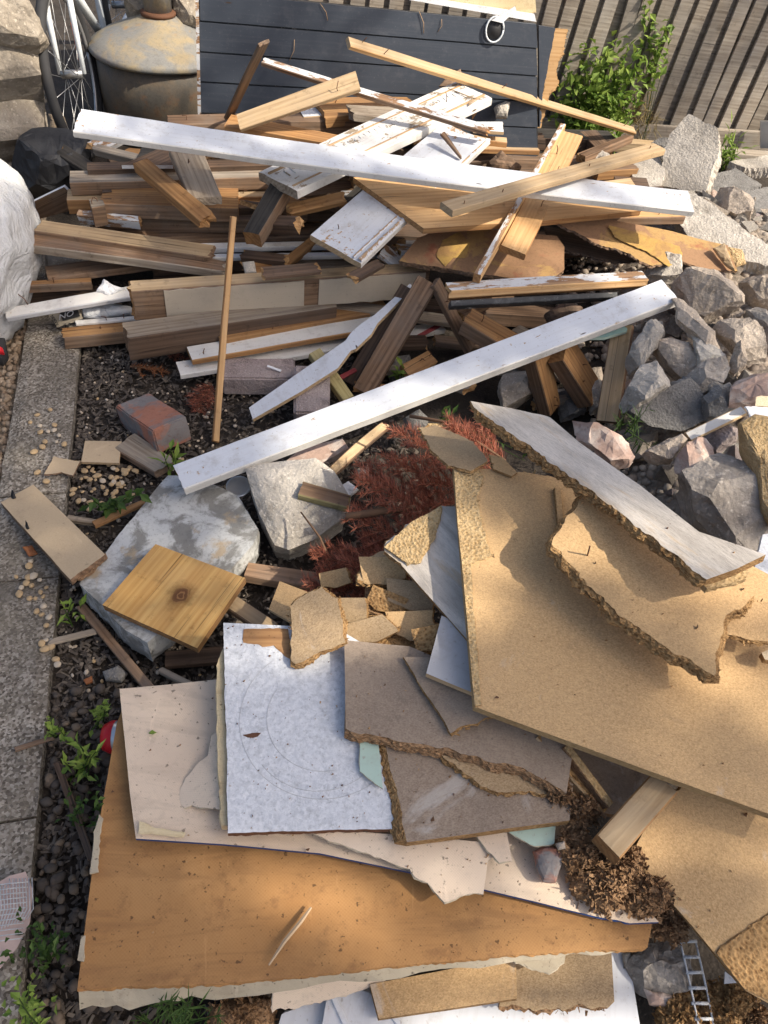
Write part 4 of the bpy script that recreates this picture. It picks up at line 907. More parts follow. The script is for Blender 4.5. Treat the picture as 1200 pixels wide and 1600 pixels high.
rr = random.Random(3)
for k in range(34):                          # raised flutes of the carved band
    x = L*(.05+.9*k/34); y0, y1 = wd*rr.uniform(-.03, .02), wd*rr.uniform(.14, .2)
    bm = bmesh.new(); tube_into(bm, [Vector((x, y0, .001)), Vector((x+.006, y1, .001))], .0028, 6); link('flute', mesh(bm, True), ('white_peel',), parent=o)
for yy in (-.32, .30):
    bm = bmesh.new(); tube_into(bm, [Vector((L*(.01+.98*i/8), wd*yy, .0005)) for i in range(9)], .005, 6); link('bead', mesh(bm, True), ('white_warm',), parent=o)
nail(o, 698, 160, .035, (-.2, 0)); 
for k in range(4):
    q = [atpl(x, y, PL[o.name][0]+PL[o.name][1]*.006, PL[o.name][1]) for x, y in ((700+k*7, 138+k*3), (722+k*5, 146+k*2), (738+k*3, 155), (732, 162+k))]
    tube('wire', None, q, .0012, 'twig_pale', 4, parent=o)
B('splintered_lath', 'dark lath with peeling white face crossing over the ornate board', (411, 93, .64), (764, 201, .57), 11, .018, 'white_flake', 'brown_old', 'pine_orange', cat='timber', rag=(.006, .03), roll=20)
o = B('pale_plank', 'pale plank propped up in front of the navy panel', (372, 190, .50), (559, 124, .66), 26, .02, 'pine_pale', 'pine_pale', 'pine_pale', cat='timber', roll=35, taper=1.1)
B('leaning_stick', 'thin brown stick leaning against the navy panel', (356, 180, .45), (411, 63, .80), 11, .012, 'brown_old', 'brown_old', cat='timber', roll=15, rag=(.003, .006), bow=.001)
lump('timber_chip', 'brown triangular wood chip behind the thin batten', [(686, 135), (700, 118), (720, 108), (722, 118), (705, 136)], .55, .02, 'brown_old', .04, cat='timber')
B('white_edged_stick', 'narrow stick with white painted edge beside the pine plank', (880, 193, .50), (746, 428, .42), 10, .03, 'white_flake', 'pine_fresh', 'pine_orange', cat='timber', roll=0)
o = B('pine_plank', 'knotty pine plank crossing under the long white board', (894, 208, .49), (802, 390, .42), 38, .022, 'pine_fresh', 'pine_orange', 'pine_orange', cat='timber', roll=4)
nail(o, 870, 240, .035, (-.3, -.4)); nail(o, 832, 306, .03, (-.4, -.2))
B('pale_sliver', 'dark splinter lying on the white moulded board', (693, 208, .545), (722, 246, .50), 7, .01, 'brown_old', cat='timber', taper=.4, rag=(.006, .006))
o = B('long_white_board', 'longest white painted board across the top of the heap', (120, 187, .60), (1080, 314, .535), 34, .022, 'white_paint', 'white_warm', 'white_flake', cat='board', roll=12, rag=(.004, .002), bow=-.012)
o = B('batten', 'pale square batten resting over the long white board', (698, 322, .57), (1030, 228, .60), 17, .022, 'pine_pale', 'pine_pale', 'pine_pale', cat='timber')
for x, y in ((725, 318), (785, 300), (920, 260), (1015, 232)): nail(o, x, y, .010, (.2, -.5), False)
o = B('batten', 'long thin pale batten leaning diagonally before the navy panel', (546, 64, .74), (992, 203, .26), 11, .018, 'pine_pale', 'pine_fresh', 'pine_pale', cat='timber', roll=30)
for x, y in ((566, 66), (600, 84), (785, 137), (975, 196)): nail(o, x, y, .022, (.4, 0), False)
o = B('lower_white_board', 'long white painted board slanting across the middle of the picture', (279, 745, .17), (1047, 452, .43), 41, .030, 'white_paint', 'white_warm', 'pine_orange', cat='board', roll=9, rag=(.002, .002))

# short splintered offcuts tucked among the heap
rr = random.Random(91); n = 0
while n < 62:
    x, y = rr.uniform(120, 980), rr.uniform(200, 425); a = rr.choice((rr.uniform(-.3, .3), rr.uniform(0, 3.1))); l = rr.uniform(35, 110); z = .20+.16*(1-abs(x-520)/520)+rr.uniform(-.05, .05)-(.08 if y > 350 else 0)
    dx, dy = l*math.cos(a), l*math.sin(a)*.45
    B('timber_splinter', 'short splintered offcut tucked into the gaps of the heap', (x-dx/2, y-dy/2, z+rr.uniform(-.03, .04)), (x+dx/2, y+dy/2, z+rr.uniform(-.03, .04)), rr.uniform(7, 20), rr.uniform(.015, .045), rr.choice(('brown_old', 'brown_dark', 'grey_old', 'pine_orange', 'black_wood', 'brown_dark', 'white_flake')), rag=(rr.uniform(.002, .012), rr.uniform(.004, .02)), cat='timber', group='splintered offcuts in the heap', roll=rr.uniform(-10, 25), end='cut_end'); n += 1
for i in range(12):
    x, y = rr.uniform(590, 900), rr.uniform(470, 625); a = rr.uniform(-.9, .9); l = rr.uniform(50, 130); z = rr.uniform(.05, .12); dx, dy = l*math.cos(a), l*math.sin(a)*.5
    B('timber_splinter', 'short dark offcut lying in the hollow behind the lower white board', (x-dx/2, y-dy/2, z), (x+dx/2, y+dy/2, z+rr.uniform(-.02, .05)), rr.uniform(8, 20), .022, rr.choice(('brown_old', 'brown_dark', 'grey_old', 'pine_orange')), rag=(.006, .012), cat='timber', group='offcuts in the hollow', end='cut_end')
# bent nails left in the timbers
rr = random.Random(17)
for o in [o for o in list(COL.objects) if o.parent is None and o.name.split('.')[0] in ('timber_plank', 'timber_beam', 'white_board', 'pine_plank', 'pale_plank', 'moulded_board', 'timber_block', 'painted_beam')]:
    if rr.random() < .55 and o.name in o_info:
        L, wd, t = o_info[o.name]; A, n_ = PL[o.name]; m3 = W[o.name].to_3x3()
        for _ in range(rr.choice((1, 2))):
            p = A+m3 @ Vector((L*rr.uniform(.06, .94), wd*rr.uniform(-.3, .3), 0)); h = rr.uniform(.012, .035); l = rv(rr)*h*.7
            tube('nail', None, [p-n_*.004, p+n_*h*.55, p+n_*h*.9+l], .0014, 'rusty', 5, parent=o)
# ================================================================= RUBBLE
def slab(label, outline, z, t, mat='concrete', cat='concrete slab', warp=.006, jag=.006, **k):
    return sheet('concrete_slab', label, [(x, y, jag) for x, y in outline], z, t, mat, mat, cat=cat, warp=warp, wfreq=9, rag=1.5, lev=4, **k)
slab('tall grey concrete slab leaning by the fence', [(1076, 178), (1121, 200), (1123, 238), (1101, 302), (1030, 290), (1038, 232), (1046, 210)], ((1076, 178, .46), (1123, 238, .40), (1030, 290, .25)), .09, 'concrete')
slab('big flat speckled concrete slab under the long white board end', [(1048, 298), (1088, 302), (1135, 338), (1215, 392), (1215, 418), (1150, 405), (1075, 370), (1060, 340)], ((1048, 298, .40), (1215, 392, .36), (1075, 370, .33)), .10, 'concrete')
slab('thin grey slab behind the round rock', [(1108, 275), (1150, 262), (1190, 290), (1150, 312), (1110, 305)], .22, .05, 'concrete_dark')
slab('pale thin slab at the right edge below fence', [(1140, 252), (1215, 240), (1215, 262), (1165, 262)], .18, .05, 'concrete')
slab('grey broken slab behind the leaning slab', [(985, 250), (1030, 245), (1040, 272), (1025, 300), (990, 282)], .30, .06, 'concrete')
slab('grey paving slab at the right edge', [(1165, 300), (1215, 290), (1215, 330), (1180, 335)], .26, .05, 'concrete_dark')
slab('pinkish grey slab at right edge below the round rock', [(1155, 335), (1215, 330), (1215, 372), (1185, 368)], .26, .06, 'brick_grey')
slab('dark wet grey slab at the foot of the rubble', [(985, 641), (1078, 589), (1096, 612), (1112, 652), (1062, 674), (1012, 664)], ((985, 641, .27), (1078, 589, .36), (1062, 674, .24)), .05, 'concrete_dark')
RB = [('round tan rock above the big flat slab', [(1120, 303), (1135, 287), (1158, 293), (1176, 318), (1175, 338), (1150, 336), (1128, 325)], .32, .12, 'concrete_tan'),
 ('large rough concrete chunk beyond the lower white board', [(1055, 440), (1080, 428), (1120, 428), (1168, 446), (1168, 470), (1128, 476), (1105, 486), (1068, 470)], .42, .14, 'concrete_tan'),
 ('long narrow concrete fragment pointing down the rubble', [(1054, 460), (1072, 466), (1110, 520), (1142, 566), (1140, 576), (1112, 552), (1066, 505)], .40, .06, 'concrete_tan'),
 ('upright speckled oblong stone beside the propped pine plank', [(1018, 497), (1038, 495), (1041, 512), (1005, 568), (985, 576), (981, 556)], .35, .07, 'concrete'),
 ('pale pitted concrete chunk above the dark slab', [(974, 622), (1000, 575), (1025, 562), (1050, 590), (1048, 604), (1000, 630), (978, 632)], .32, .10, 'concrete'),
 ('tan broken chunk in the centre of the rubble', [(1020, 540), (1050, 532), (1080, 540), (1090, 575), (1070, 592), (1045, 568)], .33, .08, 'concrete_tan'),
 ('pale squared fragment with a clean face', [(1083, 520), (1100, 512), (1135, 562), (1125, 575), (1095, 568)], .38, .05, 'concrete'),
 ('broad flat-topped chunk near the right edge', [(1112, 508), (1130, 495), (1170, 498), (1196, 530), (1200, 552), (1165, 556), (1135, 530)], .40, .10, 'concrete_tan'),
 ('crumbly grey mortar lump above the dark slab', [(1070, 585), (1095, 572), (1135, 560), (1140, 580), (1120, 605), (1092, 612)], .36, .07, 'concrete_lump'),
 ('small knobbly upright stone near the right edge', [(1140, 572), (1152, 535), (1165, 535), (1165, 570), (1150, 580)], .40, .05, 'concrete_tan'),
 ('smooth dark grey stone beside the pink tile', [(1097, 622), (1128, 602), (1160, 592), (1150, 632), (1125, 650), (1105, 645)], .34, .08, 'concrete_dark'),
 ('pale peach faced stone at the right edge', [(1129, 624), (1160, 585), (1180, 572), (1215, 582), (1215, 622), (1165, 640)], .40, .04, 'stone_pink'),
 ('big dark crumbly concrete boulder at the right', [(1072, 748), (1090, 728), (1125, 715), (1170, 728), (1196, 758), (1198, 850), (1150, 858), (1090, 808)], .34, .22, 'concrete_lump'),
 ('block with peach and white painted face', [(1044, 722), (1062, 704), (1095, 686), (1112, 692), (1115, 712), (1100, 724), (1075, 736)], .37, .05, 'stone_pink'),
 ('tan squared stone beside the white stick', [(1010, 702), (1040, 690), (1072, 675), (1076, 690), (1050, 716), (1020, 722)], .34, .06, 'concrete_tan'),
 ('peach painted plaster chunk behind the top grey sheet', [(880, 660), (905, 652), (950, 665), (985, 700), (992, 725), (960, 722), (915, 690)], .36, .06, 'stone_pink'),
 ('reddish brown stone beside the dark boulder', [(1090, 690), (1120, 672), (1150, 668), (1152, 684), (1120, 706)], .34, .06, 'brick_grey'),
 ('grey stone under the peeling plywood', [(1020, 398), (1060, 405), (1065, 430), (1040, 438), (1012, 425)], .32, .08, 'concrete'),
 ('grey rock at the right edge above the rough chunk', [(1150, 420), (1180, 425), (1215, 445), (1215, 475), (1185, 470), (1165, 445)], .36, .10, 'concrete_tan'),
 ('grey pitted rock at the right edge beside the broad chunk', [(1168, 485), (1185, 480), (1215, 500), (1215, 525), (1195, 520), (1175, 505)], .38, .08, 'concrete'),
 ('rust stained brick corner at right edge', [(1190, 515), (1215, 510), (1215, 545), (1198, 540)], .40, .06, 'brick_red'),
 ('grey stone under the rough chunk', [(1092, 480), (1115, 476), (1120, 495), (1105, 500), (1092, 492)], .34, .06, 'concrete_tan'),
 ('rounded stone between the rough and broad chunks', [(1130, 485), (1145, 478), (1160, 486), (1158, 495), (1138, 498)], .36, .05, 'concrete_tan'),
 ('grey fragment left of the leaning slab', [(1010, 232), (1035, 212), (1050, 218), (1040, 242), (1020, 248)], .28, .07, 'concrete_dark'),
 ('pale fragment behind the pine plank', [(905, 245), (950, 232), (960, 240), (925, 256)], .26, .06, 'concrete'),
 ('tan crumbly stone right of the dark chunk', [(780, 590), (830, 575), (835, 615), (790, 640)], .12, .12, 'concrete_tan'),
 ('grey stone beside the orange stub', [(920, 600), (945, 595), (950, 630), (925, 640)], .12, .08, 'concrete'),
 ('dark stone deep between stubs', [(870, 610), (900, 600), (915, 640), (880, 650)], .08, .08, 'concrete_dark')]
for lb, ol, z, d, mt in RB:
    cx = sum(p[0] for p in ol)/len(ol); cy = sum(p[1] for p in ol)/len(ol); ol = [(cx+(x-cx)*1.10, cy+(y-cy)*1.10) for x, y in ol]
    lump('rubble_stone', lb, ol, z, d, mt, .085 if 'smooth' not in lb else .03, cat='stone', facet=12, blunt=.84)
B('white_stick', 'white faced stick lying among the rubble', (1076, 682, .36), (1162, 640, .40), 16, .015, 'white_warm', 'pine_pale', cat='timber', roll=15)
sheet('paint_flake', 'white curled paint flake on the rubble at right edge', [(1164, 636, .004), (1215, 640), (1215, 672, .004), (1185, 672, .004)], .45, .004, 'paper_white', warp=.012, wfreq=9, cat='flake')
sheet('tan_scrap', 'small tan board scrap above the white paint flake', [(1182, 620, .003), (1215, 618), (1215, 636), (1180, 634, .003)], .44, .006, 'chip_pale')
lump('fibre_board', 'torn pale fibreboard chunk hanging at the right edge', [(1152, 660), (1178, 650), (1215, 655), (1215, 830), (1190, 800), (1178, 740), (1160, 700)], .42, .06, 'torn_pale', .10, cat='fibreboard')
sheet('white_panel_offcut', 'white panel corner at the right edge beside the boulder', [(1192, 835), (1215, 832), (1215, 905), (1175, 925), (1172, 918)], .38, .012, 'white_sheet', 'paper_white')
rr = random.Random(21); hulls = []
for k in range(9):
    bm = bmesh.new()
    for i in range(13): bm.verts.new(Vector((rr.uniform(-1, 1), rr.uniform(-.8, .8), rr.uniform(-.6, .6))))
    g_ = bmesh.ops.convex_hull(bm, input=bm.verts[:]); bmesh.ops.delete(bm, geom=[v for v in bm.verts if not v.link_faces], context='VERTS')
    bmesh.ops.subdivide_edges(bm, edges=bm.edges[:], cuts=2, use_grid_fill=True)
    for v in bm.verts: v.co += v.normal*.10*fr(v.co, 1.6, k*7)
    bmesh.ops.triangulate(bm, faces=bm.faces[:]); bm.normal_update(); me = mesh(bm); me.materials.append(M[('concrete_tan', 'concrete', 'concrete', 'concrete_dark', 'concrete_lump', 'brick_grey', 'concrete_tan', 'concrete', 'stone_pink')[k]]); hulls.append(me)
cnt = 0
for i in range(1600):
    x, y = rr.uniform(.5, 1.75), rr.uniform(.95, 3.9); z = gh(x, y); px, py = proj(Vector((x, y, z)))
    if not (inpoly(px, py, [(1030, 300), (1400, 200), (1400, 900), (1080, 850), (960, 690), (985, 560), (1000, 480), (1040, 400)]) or inpoly(px, py, [(800, 560), (960, 560), (960, 660), (850, 660)])): continue
    s = rr.choice((rr.uniform(.015, .035), rr.uniform(.03, .07)))
    mw = Matrix.Translation((x, y, z+s*.35)) @ Matrix.Rotation(rr.uniform(0, 6), 4, 'Z') @ Matrix.Rotation(rr.uniform(-.6, .6), 4, 'X') @ Matrix.Diagonal((s, s, s, 1))
    link('rubble_chip', hulls[rr.randrange(9)], (), mw, label='small broken stone chip filling the rubble slope', cat='stone', group='small chips of the rubble slope'); cnt += 1
    if cnt > 297: break

# ================================================================= FOREGROUND
S = sheet
# --- along the concrete edging
o = S('tan_board', 'tan board with two knot holes lying across the edging', [(1, 785), (52, 757), (164, 866, .004), (110, 906)], ((1, 785, .055), (52, 757, .055), (110, 906, .125)), .018, 'mdf_tan', 'brown_old', ax=((52, 757), (164, 866)), warp=.002)
S('splintered_edge', None, [(112, 900), (165, 864, .004), (166, 872, .005), (125, 906, .005)], 0, .006, 'torn_brown', parent=o, lift=-.012)
for x, y, r in ((22, 778, .006), (44, 826, .004)):
    P_, n_ = PL[o.name]; lathe('knot_hole', [(r, -.0005), (r*.9, .0025)], 'ink_black', frame(atpl(x, y, P_, n_), Vector((1, 0, 0)), n_), o, 9, .3)
S('tan_offcut', 'small square tan offcut on the bed beside cream pebbles', [(127, 722), (133, 689), (190, 690), (186, 724)], .035, .008, 'mdf_tan', 'pine_pale', warp=.002)
S('tan_offcut', 'broken tan flake with split edge on the edging', [(69, 741, .004), (84, 712, .003), (104, 716, .004), (125, 720, .002), (114, 743, .003), (96, 738, .006)], .042, .006, 'mdf_tan', 'brown_old', warp=.005, wfreq=8)
B('timber_offcut', 'short weathered grey plank lying beside the brick', (194, 688, .04), (258, 728, .045), 36, .022, 'grey_old', 'brown_old', cat='timber', rag=(.003, .006))
box('brick', 'red brick with blackened patch lying on the mulch', (240, 660, .045), (.112, .225, .078), 48, 'brick_red', (-14, 0), cat='brick', jit=.004, ch=.004)
o = slab('flat grey concrete slab with white stains in the foreground', [(124, 912), (190, 830), (262, 742), (300, 742), (372, 775), (404, 828), (395, 850), (330, 925), (230, 1005), (196, 984)], ((124, 912, .10), (262, 742, .10), (404, 828, .115)), .075, 'slab_white', warp=.004, jag=.0025)
o = S('pine_offcut', 'square pine offcut with a large knot on the concrete slab', [(160, 945), (243, 850), (383, 903), (308, 1013)], ((160, 945, .135), (383, 903, .165), (308, 1013, .15)), .020, 'pine_knot', 'pine_orange', cat='board', ax=((160, 945), (243, 850)))
lump('concrete_block', 'broken grey concrete block with rounded side by the red branches', [(385, 742), (410, 736), (492, 727), (520, 748), (545, 790), (540, 815), (490, 850), (452, 866), (430, 860), (405, 810)], .11, .15, 'concrete', .022, cat='block', blunt=.8)
B('timber_block', 'short wooden wedge lying on the concrete block', (470, 762, .20), (545, 783, .19), 22, .022, 'brown_old', 'treated_green', cat='timber', rag=(.002, .006), roll=8)
lathe('drink_can', [(.030, 0), (.033, .004), (.033, .008), (.028, .006), (.026, .0055), (.01, .0055)], 'can_silver', Matrix.Translation(at(373, 762, .10)) @ Matrix.Rotation(.2, 4, 'X'), None, 24, 0, 'squashed silver can end beside the concrete block', 'can')
S('terracotta_tile', 'flat brown tile under the lower white board', [(445, 722, .002), (470, 700), (535, 685), (545, 700, .003), (500, 725)], .08, .02, 'stone_pink', 'brick_grey', cat='tile')
B('split_log', 'curved split branch wood behind the concrete block', (510, 745, .12), (600, 665, .13), 16, .025, 'pine_pale', 'brown_old', cat='branch', bow=.02, roll=20, rag=(.005, .02))
lump('white_rag', 'white and blue scrap beside the red branches', [(525, 762), (545, 752), (560, 765), (545, 778), (530, 775)], .10, .03, 'paper_white', .1, cat='scrap')
lump('rubble_stone', 'pale stone by the drink can', [(555, 735), (575, 728), (582, 745), (562, 752)], .10, .04, 'concrete', .05, cat='stone')
lump('rubble_stone', 'dark round stone near the top of red branches', [(630, 655), (655, 640), (670, 655), (668, 675), (640, 678)], .12, .06, 'concrete_dark', .03, cat='stone')
S('bark_piece', 'rough golden bark piece near the top of the red branches', [(668, 662, .003), (700, 660, .003), (735, 680, .003), (700, 690, .003)], .30, .02, 'torn_pale', cat='bark', warp=.01)
# sticks and planks around the concrete slab
B('timber_plank', 'orange lath lying in the dandelion leaves', (146, 818, .05), (225, 783, .05), 9, .012, 'pine_orange', cat='timber')
B('timber_plank', 'grey lath beside the dandelion leaves', (105, 808, .04), (150, 815, .04), 9, .012, 'grey_old', cat='timber')
B('timber_plank', 'long dark lath lying beside the concrete slab on mulch', (126, 945, .04), (238, 1080, .045), 15, .014, 'brown_old', cat='timber', rag=(.004, .008))
B('timber_plank', 'short grey lath reaching onto the edging', (80, 1002, .042), (150, 985, .035), 9, .008, 'grey_old', cat='timber', rag=(.01, .004))
B('timber_plank', 'dark plank under the pine offcut', (258, 1028, .05), (350, 1020, .05), 24, .02, 'brown_dark', cat='timber')
B('timber_plank', 'yellowish grooved plank under the pine offcut', (355, 935, .11), (425, 982, .11), 26, .018, 'pine_pale', 'brown_old', cat='timber')
B('timber_plank', 'brown plank half hidden below the red branches', (385, 888, .07), (510, 908, .07), 24, .03, 'brown_old', cat='timber')
B('timber_plank', 'small grey stick above the cream sheet', (250, 1045, .04), (310, 1075, .05), 10, .012, 'grey_old', cat='timber', rag=(.004, .004))
lump('rubble_stone', 'dark angular stone on the mulch', [(160, 1050), (185, 1040), (200, 1052), (190, 1066), (165, 1064)], .02, .03, 'concrete_dark', .05, cat='stone')
lump('dry_leaf', 'curled orange dry leaf on the edging', [(35, 855), (50, 852), (60, 866), (45, 870)], .045, .01, 'needle_orange', .08, cat='leaf')
lump('dry_leaf', 'curled brown dry leaf on the mulch', [(130, 1062), (144, 1056), (145, 1066), (134, 1070)], .02, .01, 'needle_orange', .08, cat='leaf')
B('timber_plank', 'dark stick lying on the river pebbles', (88, 1190, .04), (142, 1340, .03), 12, .01, 'brown_dark', cat='timber', rag=(.006, .006))
B('timber_plank', 'thin brown splinter lying on the edging', (25, 1170, .04), (82, 1152, .04), 7, .005, 'brown_old', cat='timber', rag=(.006, .006))
# pebbles on the edging and the pebble patch
rr = random.Random(8); pb = []
for k in range(5):
    bm = bmesh.new(); bmesh.ops.create_icosphere(bm, subdivisions=2, radius=1)
    for v in bm.verts: v.co = v.co*(1+.18*nz(v.co, 1.1, k*5))
    me = mesh(bm, True); me.materials.append(M['cream_pebble'] if k else M['pebble']); pb.append(me)
def peb(px, py, z, s, lab, gr):
    p = at(px, py, z+s*.45); link('pebble', pb[rr.randrange(5)], (), Matrix.Translation(p) @ Matrix.Rotation(rr.uniform(0, 6), 4, 'Z') @ Matrix.Diagonal((s*rr.uniform(.9, 1.4), s, s*.6, 1)), label=lab, cat='pebble', group=gr)
for px, py in [(58, 648), (47, 660), (62, 665), (85, 664), (84, 672), (63, 675), (75, 674), (92, 680), (70, 690), (88, 690), (66, 698), (100, 694), (53, 706), (58, 738), (72, 752), (78, 640)]:
    peb(px, py, .032, rr.uniform(.006, .010), 'cream pebble scattered on the upper edging slab', 'pebbles on the upper edging slab')
for px, py in [(45, 884), (48, 877), (25, 901), (44, 902), (52, 900), (33, 918), (41, 911), (49, 915), (62, 906), (30, 928), (46, 935), (55, 935), (63, 925), (67, 932), (72, 918), (68, 947), (57, 955), (65, 960), (76, 964), (72, 977), (72, 1000), (65, 1005), (70, 1014), (80, 1010), (87, 1030), (90, 1038)]:
    peb(px, py, .032, rr.uniform(.005, .010), 'cream pebble scattered on the lower edging slab', 'pebbles on the lower edging slab')
for i in range(85):
    px, py = rr.gauss(165, 26), rr.gauss(748, 20)
    if px < 112 or px > 215 or py < 722 or py > 800: continue
    peb(px, py, .012, rr.uniform(.0035, .009), 'cream pebble in the patch beside the square tan offcut', 'pebbles in the cream patch')
# --- dead red conifer branches
CF = [((720, 840, .12), (560, 715, .18), 'needle_red'), ((760, 790, .16), (600, 700, .22), 'needle_red'), ((650, 900, .08), (490, 862, .12), 'needle_red'), ((700, 890, .12), (545, 790, .18), 'needle_red'),
      ((790, 760, .20), (610, 660, .28), 'needle_red'), ((720, 830, .14), (560, 735, .24), 'needle_red'), ((660, 870, .10), (540, 880, .15), 'needle_red'), ((790, 720, .22), (700, 655, .26), 'needle_red'), ((610, 930, .08), (480, 905, .10), 'needle_red')]
WH = ['reaching up to the split branch wood', 'with orange tips below the lower white board', 'lowest, spreading over the concrete block edge', 'spreading in the middle of the red clump', 'highest, near the torn brown piece', 'lying flat across the red clump', 'beside the torn chipboard corner', 'showing behind the grey top sheet', 'dark, above the chipboard scraps']
for (a, b, mt), wh in zip(CF, WH): conifer('dead red conifer branch '+wh, (a[0], a[1], a[2]+.05), (b[0], b[1], b[2]+.08), mt, 9, .030, .135)
conifer('orange dry conifer sprig under the heavy square beam', (205, 572, .03), (262, 575, .03), 'needle_orange', 3, .02, .04)
conifer('reddish dry conifer sprig beside the upright stick', (330, 600, .03), (305, 635, .03), 'needle_red', 4, .03, .07)
conifer('reddish dry conifer sprig on the mulch under the square beam', (250, 545, .03), (300, 560, .03), 'needle_red', 3, .025, .05)
tube('bare_twig', 'smooth brown branch stub lying on the red branches', [at(540, 808, .24), at(590, 800, .25), at(648, 793, .25)], [.010, .009, .007], 'stem_brown', 8, 'branch')
tube('bare_twig', 'thin bare twig behind the grey top sheet', [at(640, 650, .30), at(700, 660, .31), at(790, 720, .30)], [.005, .004, .003], 'stem_brown', 6, 'branch')
tube('bare_twig', 'thin forked twig sticking out over the concrete block', [at(470, 800, .2), at(500, 840, .2), at(528, 905, .14)], [.002, .003, .004], 'stem_brown', 6, 'branch')
# --- sheet stack: from the bottom up
S('white_board', 'white flat board at the very bottom of the stack', [(430, 1620), (440, 1585, .004), (540, 1548), (700, 1525), (960, 1487), (982, 1490), (1003, 1620)], .055, .012, 'white_paint', 'paper_white', cat='board')
o = S('window_frame', 'white moulded window frame pieces under the stack', [(500, 1620), (512, 1552), (560, 1545), (600, 1560), (640, 1620)], .075, .02, 'white_paint', 'white_warm', cat='frame')
B('moulding', None, (520, 1556, .08), (548, 1620, .08), 9, .02, 'white_paint', parent=o); B('moulding', None, (592, 1560, .08), (640, 1620, .08), 9, .02, 'white_paint', parent=o)
S('brown_hardboard', 'brown hardboard scrap with torn edge at the bottom', [(800, 1490), (955, 1482), (960, 1565), (950, 1575, .008), (880, 1580, .010), (780, 1572, .006)], .085, .008, 'chip_dull', 'torn_brown')
S('chipboard_offcut', 'narrow clean chipboard strip at the bottom', [(578, 1538), (806, 1494), (808, 1560), (592, 1592)], .105, .016, 'chip_tan', 'torn_chip', ax=((578, 1538), (806, 1494)))
S('paper_flap', 'torn cream paper flap hanging below the brown sheet', [(424, 1515), (600, 1490), (612, 1528, .004), (540, 1558, .006), (425, 1582, .004)], ((424, 1515, .15), (600, 1490, .15), (425, 1582, .08)), .004, 'cream_board', warp=.006, cat='paper')
S('paper_flap', 'small torn cream paper flap over the brown scrap', [(790, 1480), (886, 1478), (882, 1505, .003), (858, 1522, .005), (800, 1500, .006)], .135, .003, 'paper_cream', warp=.004, cat='paper')
lump('chip_crumble', 'brown crumbled chipboard lump at the bottom edge', [(330, 1570), (380, 1556), (425, 1560), (425, 1625), (320, 1625)], .04, .06, 'torn_brown', .12, cat='chipboard', fuzz=600)
o = S('hardboard_sheet', 'large brown hardboard sheet with cream underside in front', [(198, 1090), (420, 1080), (800, 1230), (1020, 1440), (1012, 1480, .003), (800, 1492, .002), (380, 1534, .003), (121, 1546), (150, 1310), (182, 1130)], ((198, 1090, .17), (1012, 1480, .19), (121, 1546, .20)), .012, 'hardboard', 'hardboard', 'paper_cream', cat='board', ax=((121, 1546), (800, 1492)), warp=.004)
def skirt(parent, pts, drop, mat, name, inset=.004):
    """a hanging paper face along a sheet's edge"""
    P, n = PL[parent.name]; T = [atpl(x, y, P, n) for x, y in pts]; inv = W[parent.name].inverted(); bm = bmesh.new(); top, bot, top2, bot2 = [], [], [], []
    k = 40
    for i in range(k+1):
        s = i/k*(len(T)-1); j = min(int(s), len(T)-2); p = T[j].lerp(T[j+1], s-j); dr = drop*(1+.3*nz((s*4, 1, 1))+.2*nz((s*11, 4, 1)))*(1.0-.8*i/k)
        d = (T[j+1]-T[j]).normalized(); nn = d.cross(Vector((0, 0, 1))); nn = nn if nn.y < 0 else -nn
        w_ = .006*nz((s*5, 3, 3))
        for lst, q in ((top, p-n*.004-nn*inset), (bot, p-Vector((0, 0, dr*.8))-nn*(inset-dr*.5-w_)), (bot2, p-Vector((0, 0, dr*.8))-nn*(inset+.003-dr*.5-w_)), (top2, p-n*.004-nn*(inset+.003))): lst.append(bm.verts.new(inv @ q))
    for i in range(k):
        for a, b in ((top, bot), (bot, bot2), (bot2, top2)): bm.faces.new((a[i], b[i], b[i+1], a[i+1]))
    bmesh.ops.recalc_face_normals(bm, faces=bm.faces[:]); link(name, mesh(bm), (mat,), parent=parent)
skirt(o, [(121, 1546), (380, 1534), (800, 1492), (1000, 1481)], .048, 'paper_cream', 'paper_underside')
for q in ([(140, 1365), (153, 1362, .003), (160, 1280, .003), (155, 1272, .002), (146, 1300, .002)], [(121, 1500), (130, 1502, .002), (133, 1462, .002), (127, 1462)]): S('paper_edge', None, q, 0, .004, 'paper_cream', parent=o, lift=.006)
o = S('cream_sheet', 'large cream canvas-backed sheet lying on the brown hardboard', [(187, 1078), (262, 1071), (342, 1062), (600, 1080), (840, 1230), (1030, 1440), (985, 1442, .003), (935, 1432), (650, 1364), (500, 1332), (350, 1318), (212, 1309), (203, 1240)], ((187, 1078, .20), (1030, 1440, .215), (212, 1309, .225)), .006, 'cream_board', 'navy_ink', 'navy_ink', cat='board', warp=.006, ax=((212, 1309), (650, 1364)))
S('glue_smear', None, [(218, 1283, .003), (240, 1293, .003), (290, 1302, .003), (285, 1308, .002), (216, 1303, .002)], 0, .0012, 'foam', parent=o, lift=.0062)
S('torn_cream_layer', 'torn cream layer folded against the foam edge', [(312, 1190, .002), (325, 1180, .003), (330, 1150, .004), (350, 1130), (352, 1266), (320, 1262, .003), (300, 1258, .003), (288, 1262, .002), (276, 1245, .003), (290, 1215, .002)], ((312, 1190, .222), (350, 1130, .232), (352, 1266, .240)), .004, 'cream_board', 'paper_cream', 'navy_ink', cat='paper', warp=.004)
